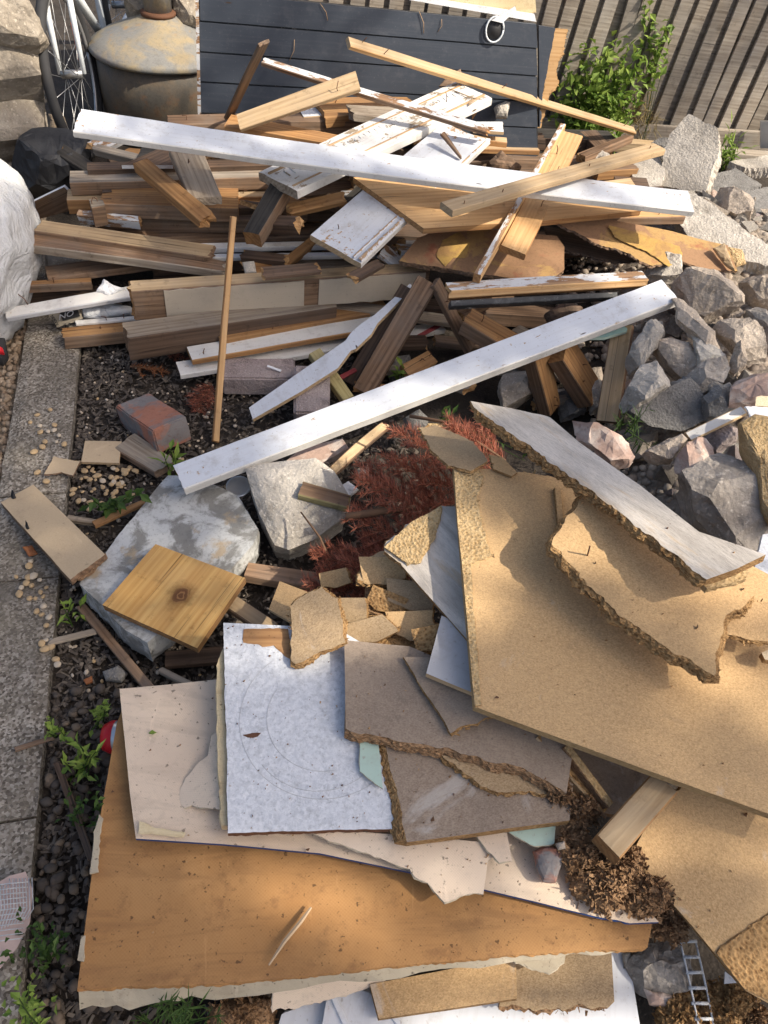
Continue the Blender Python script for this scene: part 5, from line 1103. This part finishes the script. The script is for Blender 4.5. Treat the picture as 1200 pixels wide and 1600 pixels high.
S('torn_cream_layer', 'torn cream sheet with ragged corner under the chipboard', [(490, 1302, .003), (560, 1300), (800, 1320), (762, 1345), (755, 1398, .002), (740, 1396, .004), (712, 1404, .004), (694, 1410, .003), (668, 1380, .004), (640, 1358, .003), (585, 1340, .003), (540, 1322, .003)], ((490, 1302, .240), (800, 1320, .245), (694, 1410, .232)), .005, 'cream_board', 'paper_cream', 'navy_ink', cat='paper', warp=.004)
S('torn_cream_layer', 'grey-cream scrap tucked under the lower grey chipboard', [(740, 1300), (790, 1290), (800, 1345, .003), (780, 1348, .003), (762, 1330)], .252, .004, 'cream_board', 'paper_cream', cat='paper')
# white painted square sheet
o = S('white_sheet', 'square white painted sheet with scratched circles and peeled corner', [(349, 973), (452, 978, .002), (560, 990), (700, 1110), (650, 1294, .002), (356, 1302, .002)], ((349, 973, .275), (650, 1294, .262), (356, 1302, .262)), .014, 'white_sheet', 'rusty', 'foam', cat='board', ax=((356, 1302), (650, 1294)))
S('peeled_wood', None, [(382, 983, .002), (450, 983, .001), (455, 1030, .003), (428, 1008, .004), (405, 1005, .004), (380, 1003, .003)], 0, .0012, 'pine_orange', parent=o, lift=.0016)
S('foam_edge', None, [(338, 1040, .003), (350, 1005, .003), (357, 1290, .003), (346, 1290, .004), (340, 1200, .003)], 0, .02, 'foam', parent=o, lift=-.012)
P_, n_ = PL[o.name]
for cx, cy, rx in ((505, 1120, .105), (505, 1120, .155), (498, 1130, .128)):
    c = atpl(cx, cy, P_+n_*.0004, n_); mwS = W[o.name].to_3x3(); a0 = rr.uniform(0, 6); sp = rr.uniform(2.2, 3.6)
    q = [c+mwS @ Vector((rx*math.cos(a0+sp*k/36), rx*math.sin(a0+sp*k/36), 0)) for k in range(37)]; tube('scratch', None, q, .0004, 'grey_paint', 4, parent=o)
S('paint_chip', None, [(380, 1148, .002), (408, 1145, .002), (395, 1153, .002)], 0, .001, 'rusty', parent=o, lift=.0012)
# scraps by the white sheet
S('tan_scrap', 'tan hardboard corner behind the round chipboard scrap', [(437, 908), (481, 925), (460, 975), (420, 952)], ((437, 908, .18), (481, 925, .2), (420, 952, .2)), .006, 'chip_tan', 'pine_pale')
S('chipboard_scrap', 'rounded grey-brown chipboard scrap on the white sheet corner', [(453, 948, .006), (478, 928, .005), (503, 916, .006), (528, 935, .006), (540, 1004, .004), (500, 1018, .007), (470, 1035, .006), (455, 1032, .004)], ((453, 948, .305), (540, 1004, .31), (470, 1035, .292)), .014, 'chip_dull', 'torn_chip', spread=.006)
S('chipboard_scrap', 'torn tan chipboard scrap below the broken corner', [(558, 905, .005), (575, 872, .004), (605, 860, .004), (628, 885, .004), (632, 908, .006), (590, 912, .005)], .28, .014, 'chip_dull', 'torn_chip', spread=.006)
S('chipboard_scrap', 'rough fibrous chipboard scrap in the centre of the stack', [(572, 914, .003), (640, 905, .006), (672, 960, .008), (655, 975, .006), (610, 966, .004), (570, 952, .003)], .265, .018, 'torn_brown', 'torn_brown')
S('chipboard_scrap', 'orange-brown torn chipboard scrap above the grey board', [(545, 985, .006), (560, 958, .006), (600, 962, .006), (690, 975, .006), (685, 1015, .006), (640, 1030, .006), (550, 1000, .004)], ((545, 985, .26), (690, 975, .28), (640, 1030, .28)), .02, 'torn_chip', 'torn_chip', warp=.006)
B('chip_splinter', 'splinter of chipboard standing beside the grey board', (660, 985, .31), (678, 1012, .30), 12, .012, 'torn_chip', cat='chipboard', rag=(.004, .008))
# jagged shards stacked left of the big tan board
rr = random.Random(44)
for i, (x, y, rx, ry, z, mt, lb) in enumerate([(600, 892, 34, 20, .295, 'chip_tan', 'angular tan shard left of the broken corner board'), (640, 930, 40, 22, .30, 'chip_dull', 'angular dull shard below the broken corner board'), (600, 938, 30, 16, .285, 'torn_chip', 'flaky orange shard in the middle of the shard stack'), (575, 985, 34, 18, .285, 'chip_dull', 'dull shard resting on the upper worn grey board'),
        (640, 975, 36, 18, .30, 'chip_tan', 'tan shard leaning by the small grey painted board'), (668, 1000, 24, 18, .325, 'torn_chip', 'small torn shard against the small grey painted board'), (548, 952, 26, 16, .27, 'chip_dull', 'dull shard right of the rounded chipboard scrap'), (650, 872, 22, 14, .345, 'torn_pale', 'pale splintery shard on the broken corner board'), (520, 905, 22, 12, .20, 'chip_tan', 'tan shard at the edge of the red branches')]):
    a0 = rr.uniform(-.5, .5); ol = []
    for j, (u, v_) in enumerate(((-1, -.9), (.9, -1), (1.1, .7), (.1, 1.1), (-.9, .6))):
        u *= rx*1.15*rr.uniform(.75, 1.15); v_ *= ry*1.2*rr.uniform(.75, 1.2)
        ol.append((x+u*math.cos(a0)-v_*math.sin(a0), y+u*math.sin(a0)*.7+v_*math.cos(a0), .0045 if j in (1, 3) else 0))
    S('chipboard_shard', lb, ol, ((x-rx, y, z-.008), (x+rx, y, z+.012), (x, y-ry, z+.012)), .014, mt, 'torn_chip', cat='chipboard', spread=.003)
# grey chipboards
S('grey_chipboard', 'lower grey chipboard with thick brown left edge', [(600, 1148), (760, 1140), (900, 1180), (890, 1282), (636, 1316, .005)], ((588, 1148, .275), (900, 1180, .285), (622, 1318, .278)), .018, 'chip_grey', 'torn_chip', cat='board', ax=((622, 1318), (890, 1282)), spread=.016)
S('mint_scrap', 'mint green scrap between white sheet and grey chipboard', [(562, 1145), (590, 1148), (598, 1232, .002), (562, 1205, .002)], .277, .004, 'mint_paint', 'paper_cream')
S('mint_scrap', 'mint green scrap under the lower grey chipboard corner', [(795, 1300), (868, 1290), (866, 1318, .002), (835, 1322, .002)], .255, .004, 'mint_paint', 'paper_cream')
S('grey_chipboard', 'upper worn grey chipboard overlapping the white sheet', [(538, 1000), (640, 1010), (760, 1060), (900, 1140), (885, 1240, .006), (800, 1195, .008), (720, 1178, .006), (650, 1162, .006), (590, 1150, .005), (540, 1138)], ((538, 1000, .305), (900, 1140, .325), (540, 1138, .298)), .020, 'chip_grey', 'torn_brown', cat='board', ax=((540, 1138), (650, 1162)), spread=.008)
S('grey_chipboard', 'torn grey strip under the upper chipboard edge', [(690, 1180), (860, 1195), (900, 1245, .006), (840, 1240, .008), (760, 1230, .010)], .293, .012, 'chip_dull', 'torn_chip')
S('grey_chipboard', 'triangular grey chipboard piece on the worn board', [(630, 1026, .002), (690, 1028), (790, 1090), (775, 1118, .006), (720, 1135, .006), (704, 1146, .003)], ((630, 1026, .325), (790, 1090, .34), (704, 1146, .325)), .010, 'chip_grey', 'torn_chip')
S('grey_chipboard', 'small grey painted board under the big tan board edge', [(690, 962), (745, 985), (745, 1085), (666, 1052)], ((690, 962, .365), (745, 985, .365), (666, 1052, .355)), .014, 'grey_paint', 'pine_pale')
o = S('broken_corner_board', 'white faced chipboard with broken corner left of big tan board', [(628, 884, .006), (600, 856, .010), (640, 818, .008), (690, 790, .004), (715, 792), (745, 850), (735, 1005)], ((628, 884, .36), (690, 790, .40), (735, 1005, .375)), .014, 'grey_sheet', 'torn_chip', cat='board', ax=((628, 884), (735, 1005)))
S('torn_face', None, [(600, 855, .004), (640, 818, .004), (690, 790, .003), (688, 806, .005), (676, 842, .006), (655, 878, .006), (636, 880, .003)], 0, .006, 'torn_pale', parent=o, lift=.005, warp=.003)
# big tan chipboard
o = S('big_tan_chipboard', 'largest tan chipboard sheet sloping at the right', [(708, 730), (770, 734, .004), (860, 745), (1000, 790), (1300, 950), (1300, 1309), (741, 1104)], ((708, 730, .46), (1215, 1278, .40), (741, 1104, .395)), .020, 'chip_tan', 'torn_pale', 'chip_dull', cat='board', ax=((741, 1104), (1215, 1278)), warp=.003)
S('torn_band', None, [(709, 732), (740, 728, .006), (755, 745, .005), (745, 775, .004), (752, 820, .004), (770, 868, .004), (740, 880, .004), (722, 884), (716, 830)], 0, .006, 'torn_pale', 'torn_pale', parent=o, lift=.004, warp=.003)
S('rough_edge', None, [(722, 884), (736, 882, .002), (752, 1102, .002), (742, 1103)], 0, .006, 'torn_pale', 'torn_chip', parent=o, lift=.003)
B('chip_splinter', 'upright chipboard splinter under the grey top sheet', (872, 765, .475), (878, 845, .455), 12, .012, 'chip_tan', 'torn_chip', cat='chipboard', rag=(.006, .006), taper=.8)
S('torn_tan_piece', 'torn thin tan piece lying on the red branches', [(654, 668, .004), (680, 664, .003), (740, 690, .003), (762, 720, .004), (735, 736, .005), (700, 728, .005), (672, 700, .005)], ((654, 668, .40), (762, 720, .475), (700, 728, .465)), .006, 'chip_dull', 'torn_chip', warp=.004)
S('torn_tan_piece', 'small pointed tan piece beside the grey top sheet', [(764, 710, .004), (785, 715), (808, 738), (800, 744), (770, 732, .004)], .475, .006, 'chip_tan', 'torn_chip')
o = S('nailed_chipboard', 'tan chipboard piece with a nail under the grey sheet', [(862, 850, .006), (915, 770), (1000, 780), (1185, 900), (1180, 930, .006), (1140, 958, .008), (1125, 1000, .006), (1116, 1056, .008), (1040, 1010, .010), (975, 965, .010), (905, 902, .010)], ((862, 850, .525), (1185, 900, .55), (1116, 1056, .505)), .022, 'chip_tan', 'torn_chip', 'chip_dull', cat='board', ax=((915, 770), (1185, 900)), spread=.010)
nail(o, 918, 868, .032, (-.15, .1), False)
S('nailed_scrap', 'tan chipboard corner at the right edge under nailed piece', [(1135, 965, .006), (1165, 938, .004), (1215, 945), (1215, 1005, .006), (1130, 990, .006)], .50, .012, 'chip_tan', 'torn_chip')
S('nailed_scrap', 'lower tan chipboard corner at the right edge', [(1190, 1020), (1215, 1008), (1215, 1035), (1195, 1030)], .47, .012, 'chip_pale', 'torn_chip')
S('chipboard_layer', 'pale torn layer under the end of the grey top sheet', [(1085, 900), (1150, 880), (1172, 893, .003), (1165, 905, .003), (1105, 920, .003)], .600, .012, 'torn_pale', 'torn_pale')
S('grey_top_sheet', 'greyish white topmost sheet with torn brown edge at right', [(735, 627), (800, 638, .002), (860, 652), (905, 690), (1000, 758), (1092, 832), (1110, 838), (1196, 868), (1150, 890), (1104, 906, .007), (1000, 826, .008), (900, 748, .009), (800, 678, .007), (745, 640, .004)], ((735, 627, .55), (1196, 868, .64), (1104, 906, .615)), .020, 'grey_sheet', 'torn_chip', 'chip_dull', cat='board', warp=.005, ax=((800, 678), (1000, 826)), spread=.010)
# lower right
o = S('lower_tan_chipboard', 'tan chipboard sheet leaning at the lower right corner', [(1040, 1235, .006), (1080, 1225), (1290, 1262), (1290, 1618), (1165, 1548), (1080, 1445), (985, 1338)], ((1040, 1235, .30), (1215, 1250, .32), (1165, 1548, .20)), .018, 'chip_tan', 'torn_chip', cat='board', ax=((985, 1338), (1165, 1548)))
S('torn_face', None, [(1120, 1490, .004), (1150, 1465, .006), (1200, 1430, .006), (1215, 1425), (1215, 1570), (1163, 1545)], 0, .005, 'torn_chip', parent=o, lift=.004, warp=.004)
B('wood_block', 'pinkish sawn timber block poking from under the tan board', (1040, 1222, .345), (951, 1322, .325), 52, .045, 'pine_pale', 'pine_orange', 'pine_orange', cat='timber')
B('chip_strip', 'chipboard strip leaning below the big tan board', (845, 1145, .32), (950, 1262, .27), 22, .035, 'torn_chip', 'chip_dull', cat='chipboard', roll=-10)
B('chip_strip', 'second chipboard strip beside the timber block', (885, 1165, .33), (955, 1258, .29), 12, .03, 'torn_pale', 'torn_brown', cat='chipboard')
S('grey_chipboard', 'dim grey board deep under the big tan board', [(870, 1150), (1060, 1200), (1010, 1280), (940, 1270)], .262, .014, 'chip_grey', 'torn_brown')
rr = random.Random(31)
for i, (x, y, s, z, lb) in enumerate([(905, 1330, 40, .25, 'fluffy brown chipboard clump below the timber block'), (940, 1385, 48, .23, 'dark brown chipboard clump beside the cream sheet end'), (1000, 1400, 50, .22, 'brown fibrous clump under the lower tan sheet edge'), (905, 1270, 34, .27, 'shredded chipboard clump beside the grey chipboard corner'), (975, 1345, 34, .25, 'crumbled clump under the end of timber block'),
        (1045, 1440, 40, .15, 'brown crumbled clump at the tip of hardboard sheet'), (1035, 1520, 62, .08, 'purplish grey mud clod beside the white plastic strip'), (1060, 1580, 50, .06, 'golden crumbled clump at the bottom edge'), (1130, 1570, 50, .08, 'brown crumbled clump under the tan sheet corner'), (870, 1235, 24, .29, 'shredded edge clump on the torn grey strip'), (1170, 1590, 30, .07, 'pale crumbled lump in the bottom right corner')]):
    ol = [(x+s*math.cos(k*.7)*rr.uniform(.7, 1.1), y+s*.8*math.sin(k*.7)*rr.uniform(.7, 1.1)) for k in range(9)]
    lump('chip_clump', lb, ol, z, s/1000*.9+.01, ('concrete_lump' if 'mud' in lb else 'torn_chip' if 'golden' in lb or 'corner' in lb and 'tan' in lb else 'torn_brown'), .16, cat='chipboard', facet=3, fuzz=0 if 'mud' in lb else 1300)
lump('rubble_stone', 'grey and red stone chip on the cream sheet', [(832, 1330), (855, 1322), (885, 1328), (878, 1350), (868, 1380), (848, 1378), (838, 1355)], .24, .03, 'brick_red', .05, cat='stone')
lump('rubble_stone', 'small pale stone above the red stone chip', [(868, 1318), (882, 1314), (884, 1326), (872, 1328)], .27, .015, 'concrete_tan', .05, cat='stone')
lump('rubble_stone', 'white gritty stone at the tip of white panel', [(972, 1490), (985, 1488), (986, 1508), (975, 1510)], .06, .02, 'concrete', .06, cat='stone')
lump('rubble_stone', 'pink-white plaster lump by the plastic strip', [(1005, 1545), (1030, 1550), (1058, 1558), (1040, 1575), (1015, 1570)], .07, .03, 'stone_pink', .08, cat='stone')
# white plastic strip with square holes
o = empty('plastic_strip', at(1085, 1540, .09), 'white plastic strip with square holes in the lower right corner', 'strip')
def strip_pt(s, u): return at(1062+28*s+u*(1-.0*s), 1468+150*s, .13-.05*s)
for u in (0, 24): tube('side_rail', None, [strip_pt(k/6, u+4*math.sin(k/6*2)) for k in range(7)], .0019, 'bag_white', 6, parent=o)
for k in range(7):
    a, b = strip_pt(k/6.2+.02, 0), strip_pt(k/6.2+.02, 26); q = (b-a); tube('rung', None, [a, b], .0030, 'bag_white', 6, parent=o)
S('paper_scrap', 'small white scrap beside the leaning tan sheet corner', [(1133, 1518), (1155, 1535), (1132, 1537)], .12, .003, 'paper_white', cat='paper')
# mesh strip at the left edge
o = S('mesh_strip', 'pinkish woven mesh strip curling over the edging', [(-15, 1385), (15, 1368), (40, 1362), (51, 1390), (46, 1440), (25, 1480), (-15, 1530)], ((-15, 1385, .07), (51, 1390, .07), (-15, 1530, .06)), .002, 'mesh_pink', cat='mesh', warp=.012, wfreq=9)
P_, n_ = PL[o.name]
for k in range(14):
    x = -15+k*5; tube('thread', None, [atpl(x, 1374-k*.2+(8 if k < 6 else 0), P_+n_*.012, n_), atpl(x+2, 1420, P_+n_*.013, n_), atpl(x-8, 1462-k*2, P_+n_*.012, n_)], .0010, 'bag_white', 4, parent=o)
for k in range(12):
    y = 1380+k*8; tube('thread', None, [atpl(-14, y+4, P_+n_*.0125, n_), atpl(18, y, P_+n_*.0135, n_), atpl(44-k*.8, y-2, P_+n_*.0125, n_)], .0010, 'bag_white', 4, parent=o)
# red can behind the hardboard sheet
cp = at(163, 1152, .06); cx_ = Vector((1, .12, .12)).normalized(); mwc = frame(cp, Vector((0, 0, 1)), cx_)
can = empty('red_can', cp, 'red and silver drink can lying behind the hardboard sheet', 'can')
lathe('body', [(.026, .006), (.033, .016), (.033, .11)], 'can_silver', mwc, can, 28); lathe('red_rim', [(.0235, .0), (.027, .001), (.0335, .015), (.0338, .024), (.0336, .0245)], 'can_red', mwc, can, 28)
lathe('base_dimple', [(.0225, .0005), (.018, .002), (.005, -.001)], 'can_silver', mwc, can, 24)
# twig and leaf on the sheets
P_, n_ = PL['hardboard_sheet']
tube('bare_twig', 'split brown twig lying on the hardboard sheet', [atpl(x, y, P_+n_*.012, n_) for x, y in ((486, 1418), (470, 1440), (445, 1470), (420, 1508))], [.002, .0035, .0035, .0015], 'twig_pale', 5, 'twig', smooth=False)
P_, n_ = PL['cream_sheet']; bm = bmesh.new(); leaf_into(bm, Vector((0, 0, .005)), Vector((1, .3, 0)), Vector((0, 0, 1)), .016, .010)
link('green_leaf', mesh(bm), ('leaf_green',), frame(atpl(232, 1148, P_, n_), Vector((1, 0, 0)), n_), label='small green leaf lying on the cream sheet', cat='leaf')
# crumbs lying on the sheets
V, Fc = [], []; rr = random.Random(77)
for nm, n in (('white_sheet', 150), ('cream_sheet', 130), ('hardboard_sheet', 110), ('big_tan_chipboard', 60), ('nailed_chipboard', 30), ('grey_chipboard', 60), ('grey_chipboard.001', 60), ('lower_tan_chipboard', 30), ('lower_white_board', 0), ('torn_cream_layer.001', 40), ('white_board', 60), ('grey_top_sheet', 25)):
    if nm not in SH: continue
    P_, n_, ol = SH[nm]; xs = [q[0] for q in ol]; ys = [q[1] for q in ol]
    for i in range(n):
        x, y = rr.uniform(min(xs), max(xs)), rr.uniform(min(ys), max(ys))
        if not inpoly(x, y, ol): continue
        p = atpl(x, y, P_, n_)+n_*(.004 if 'cream' in nm or 'hardboard' in nm else .002); s = rr.uniform(.0008, .0024)*(2.0 if rr.random() < .08 else 1); b = len(V); a = rv(rr); c = a.orthogonal().normalized(); d = a.cross(c)
        V += [p+c*s*1.8, p-c*s+d*s*.6, p-c*s*.3-d*s, p+a*s*.7+n_*s*.8]; Fc += [[b, b+1, b+3], [b+1, b+2, b+3], [b+2, b, b+3], [b, b+2, b+1]]
me = bpy.data.meshes.new('m'); me.from_pydata(V, [], Fc); link('wood_crumbs', me, ('crumb',), kind='stuff', label='brown wood crumbs littering the sheets in the foreground', cat='crumbs')

# ================================================================= PLANTS
weed('tall leafy green bush growing in front of the fence', (925, 224, .03), [(885, 95), (905, 75), (930, 65), (950, 70), (970, 90), (985, 70), (1000, 95), (900, 130), (960, 130), (940, 100), (885, 150), (1000, 140), (920, 120), (975, 120), (1010, 60), (905, 160), (880, 170), (940, 150)], 'leaf_green', (.055, .030), 22, 'bush', 'bush', 750, .1, None, .42)
weed('tall leafy shoot of the bush reaching up the fence', (1000, 222, .03), [(1045, 25), (1052, 35), (1035, 45), (1025, 70), (1015, 5), (1005, -5), (1030, 55)], 'leaf_green', (.050, .028), 14, 'bush', 'bush', 0, .55)
weed('dry straw-coloured grass under the green bush', (1000, 222, .03), [(985, 160), (1000, 150), (1015, 155), (1025, 165), (975, 170), (1010, 168), (1030, 180), (990, 175)], 'straw', (.10, .004), 26, 'grass', 'grass_tuft', 0)
weed('bright green grass clump beside the leaning slab', (1135, 262, .12), [(1130, 215), (1138, 205), (1145, 225), (1155, 215), (1125, 230), (1160, 235), (1142, 212), (1150, 240)], 'leaf_green', (.06, .014), 8, 'grass', 'grass_tuft', 30, .2, None, .15)
weed('low green weed beside the brick', (262, 735, .02), [(255, 708), (265, 700), (272, 712), (260, 722)], 'leaf_green', (.045, .014), 5)
weed('dandelion with toothed leaves beside the concrete slab', (178, 800, .02), [(140, 775), (150, 790), (165, 795), (200, 775), (222, 768), (185, 785)], 'leaf_dark', (.035, .018), 6, fill=6, spread=.06)
weed('small weed beside the long dark lath', (113, 960, .02), [(100, 950), (112, 940), (128, 945), (118, 955)], 'leaf_green', (.035, .010), 4)
weed('leafy weed beside the can, nearest the cream sheet', (150, 1125, .02), [(165, 1100), (150, 1110), (175, 1105), (160, 1095)], 'leaf_green', (.018, .010), 8)
weed('leafy weed against the edging below the brown splinter', (85, 1160, .02), [(70, 1130), (80, 1120), (90, 1135), (75, 1145)], 'leaf_green', (.018, .009), 9)
weed('broad-leaved weed beside the red can', (125, 1200, .02), [(100, 1190), (120, 1160), (140, 1180), (135, 1215), (110, 1215), (150, 1175)], 'leaf_green', (.032, .011), 6, fill=8, spread=.06)
weed('dark low weed beside the hardboard sheet edge', (140, 1270, .02), [(130, 1250), (150, 1240), (145, 1290), (125, 1280), (150, 1310)], 'leaf_dark', (.016, .008), 12, fill=30, spread=.12)
weed('low weed patch on the river pebbles', (70, 1490, .02), [(50, 1470), (60, 1440), (85, 1480), (100, 1490), (45, 1500), (75, 1510)], 'leaf_dark', (.015, .008), 14, fill=60, spread=.12)
weed('low weed in the bottom left corner', (50, 1580, .02), [(30, 1560), (45, 1540), (65, 1565), (60, 1595), (40, 1600)], 'leaf_green', (.017, .009), 10, fill=30, spread=.12)
weed('grass tuft growing under the hardboard sheet', (280, 1590, .01), [(230, 1570), (250, 1565), (270, 1560), (300, 1565), (320, 1570), (290, 1575), (345, 1585), (215, 1590)], 'leaf_dark', (.026, .0025), 26, 'grass', 'grass_tuft')
weed('green weed under the grey top sheet', (700, 655, .2), [(690, 640), (710, 645), (800, 700), (820, 720)], 'leaf_dark', (.03, .012), 5)
weed('dry grass wisps beside the propped pine plank', (985, 670, .25), [(975, 650), (1000, 655), (1010, 640), (990, 690), (1020, 700)], 'leaf_dark', (.05, .004), 10, 'grass', 'grass_tuft')

# ================================================================= THE TREE that dapples the light (stands right of the yard, out of frame)
def shade_tree():
    base = Vector((7.2, -.4, 0)); root = empty('shade_tree', base, 'tall leafy tree standing right of the yard and shading it', 'tree'); rr = random.Random(14)
    bt, bl = bmesh.new(), bmesh.new(); fork = Vector((0, 0, 3.4))
    tube_into(bt, [Vector((0, 0, -.1)), Vector((.05, 0, 1.2)), fork], [.26, .2, .16], 10)
    for (px, py, z, dist, rad, n) in SHADE:
        c = at(px, py, z)+sdir*dist-base
        mid = fork.lerp(c, .5)+Vector((0, 0, .5)); pts = [fork*(1-s)**2+mid*2*s*(1-s)+c*s*s for s in [k/6 for k in range(7)]]; tube_into(bt, pts, [.03*(1-.85*k/6) for k in range(7)], 6)
        for i in range(n):
            v = rv(rr)*rad*rr.random()**.45; d = (rv(rr)+Vector((0, 0, -.3))).normalized()
            leaf_into(bl, c+v, d, rv(rr), rr.uniform(.05, .09), rr.uniform(.03, .05))
    link('trunk', mesh(bt, True), ('bark_grey',), parent=root); link('crown', mesh(bl), ('leaf_tree',), parent=root)
D_ = 8.4
SHADE = [(x, y, z, D_+rnd.uniform(-.5, .5), r, n) for x, y, z, r, n in [
    (110, 640, 0, .34, 1200), (290, 590, 0, .30, 1100), (450, 560, .1, .26, 900), (600, 560, .1, .24, 800), (320, 450, .1, .28, 900), (520, 440, .2, .22, 600), (720, 500, .2, .2, 500), (60, 900, 0, .34, 900), (40, 1200, 0, .3, 700), (20, 1500, 0, .25, 500), (200, 760, 0, .2, 400),
    (560, 820, .1, .18, 300), (1100, 520, .3, .16, 70), (1160, 640, .3, .14, 60), (1010, 610, .3, .12, 60), (880, 570, .2, .16, 250), (1130, 790, .3, .14, 70),
    (480, 1150, .25, .15, 330), (560, 1240, .25, .12, 200), (690, 1110, .3, .15, 280), (790, 1230, .3, .15, 280), (260, 1180, .2, .12, 120), (180, 1440, .2, .10, 80), (230, 1570, .12, .08, 130), (420, 1550, .12, .08, 130), (560, 1590, .1, .08, 90),
    (60, 400, .2, .25, 400), (160, 330, .2, .20, 250), (430, 70, .6, .30, 260), (1120, 110, .4, .26, 200), (1170, 30, .6, .24, 150), (850, 30, .6, .2, 120), (200, 140, .5, .22, 220), (20, 190, .3, .2, 220), (15, 380, .4, .26, 600), (930, 1050, .42, .10, 170), (1130, 1190, .40, .09, 140), (830, 960, .42, .06, 60), (1190, 1030, .4, .07, 70), (1090, 1400, .25, .09, 120), (1010, 760, .5, .10, 70), (860, 690, .5, .08, 60), (700, 1430, .2, .10, 40), (850, 340, .4, .2, 60), (620, 230, .5, .2, 50)]]
shade_tree()
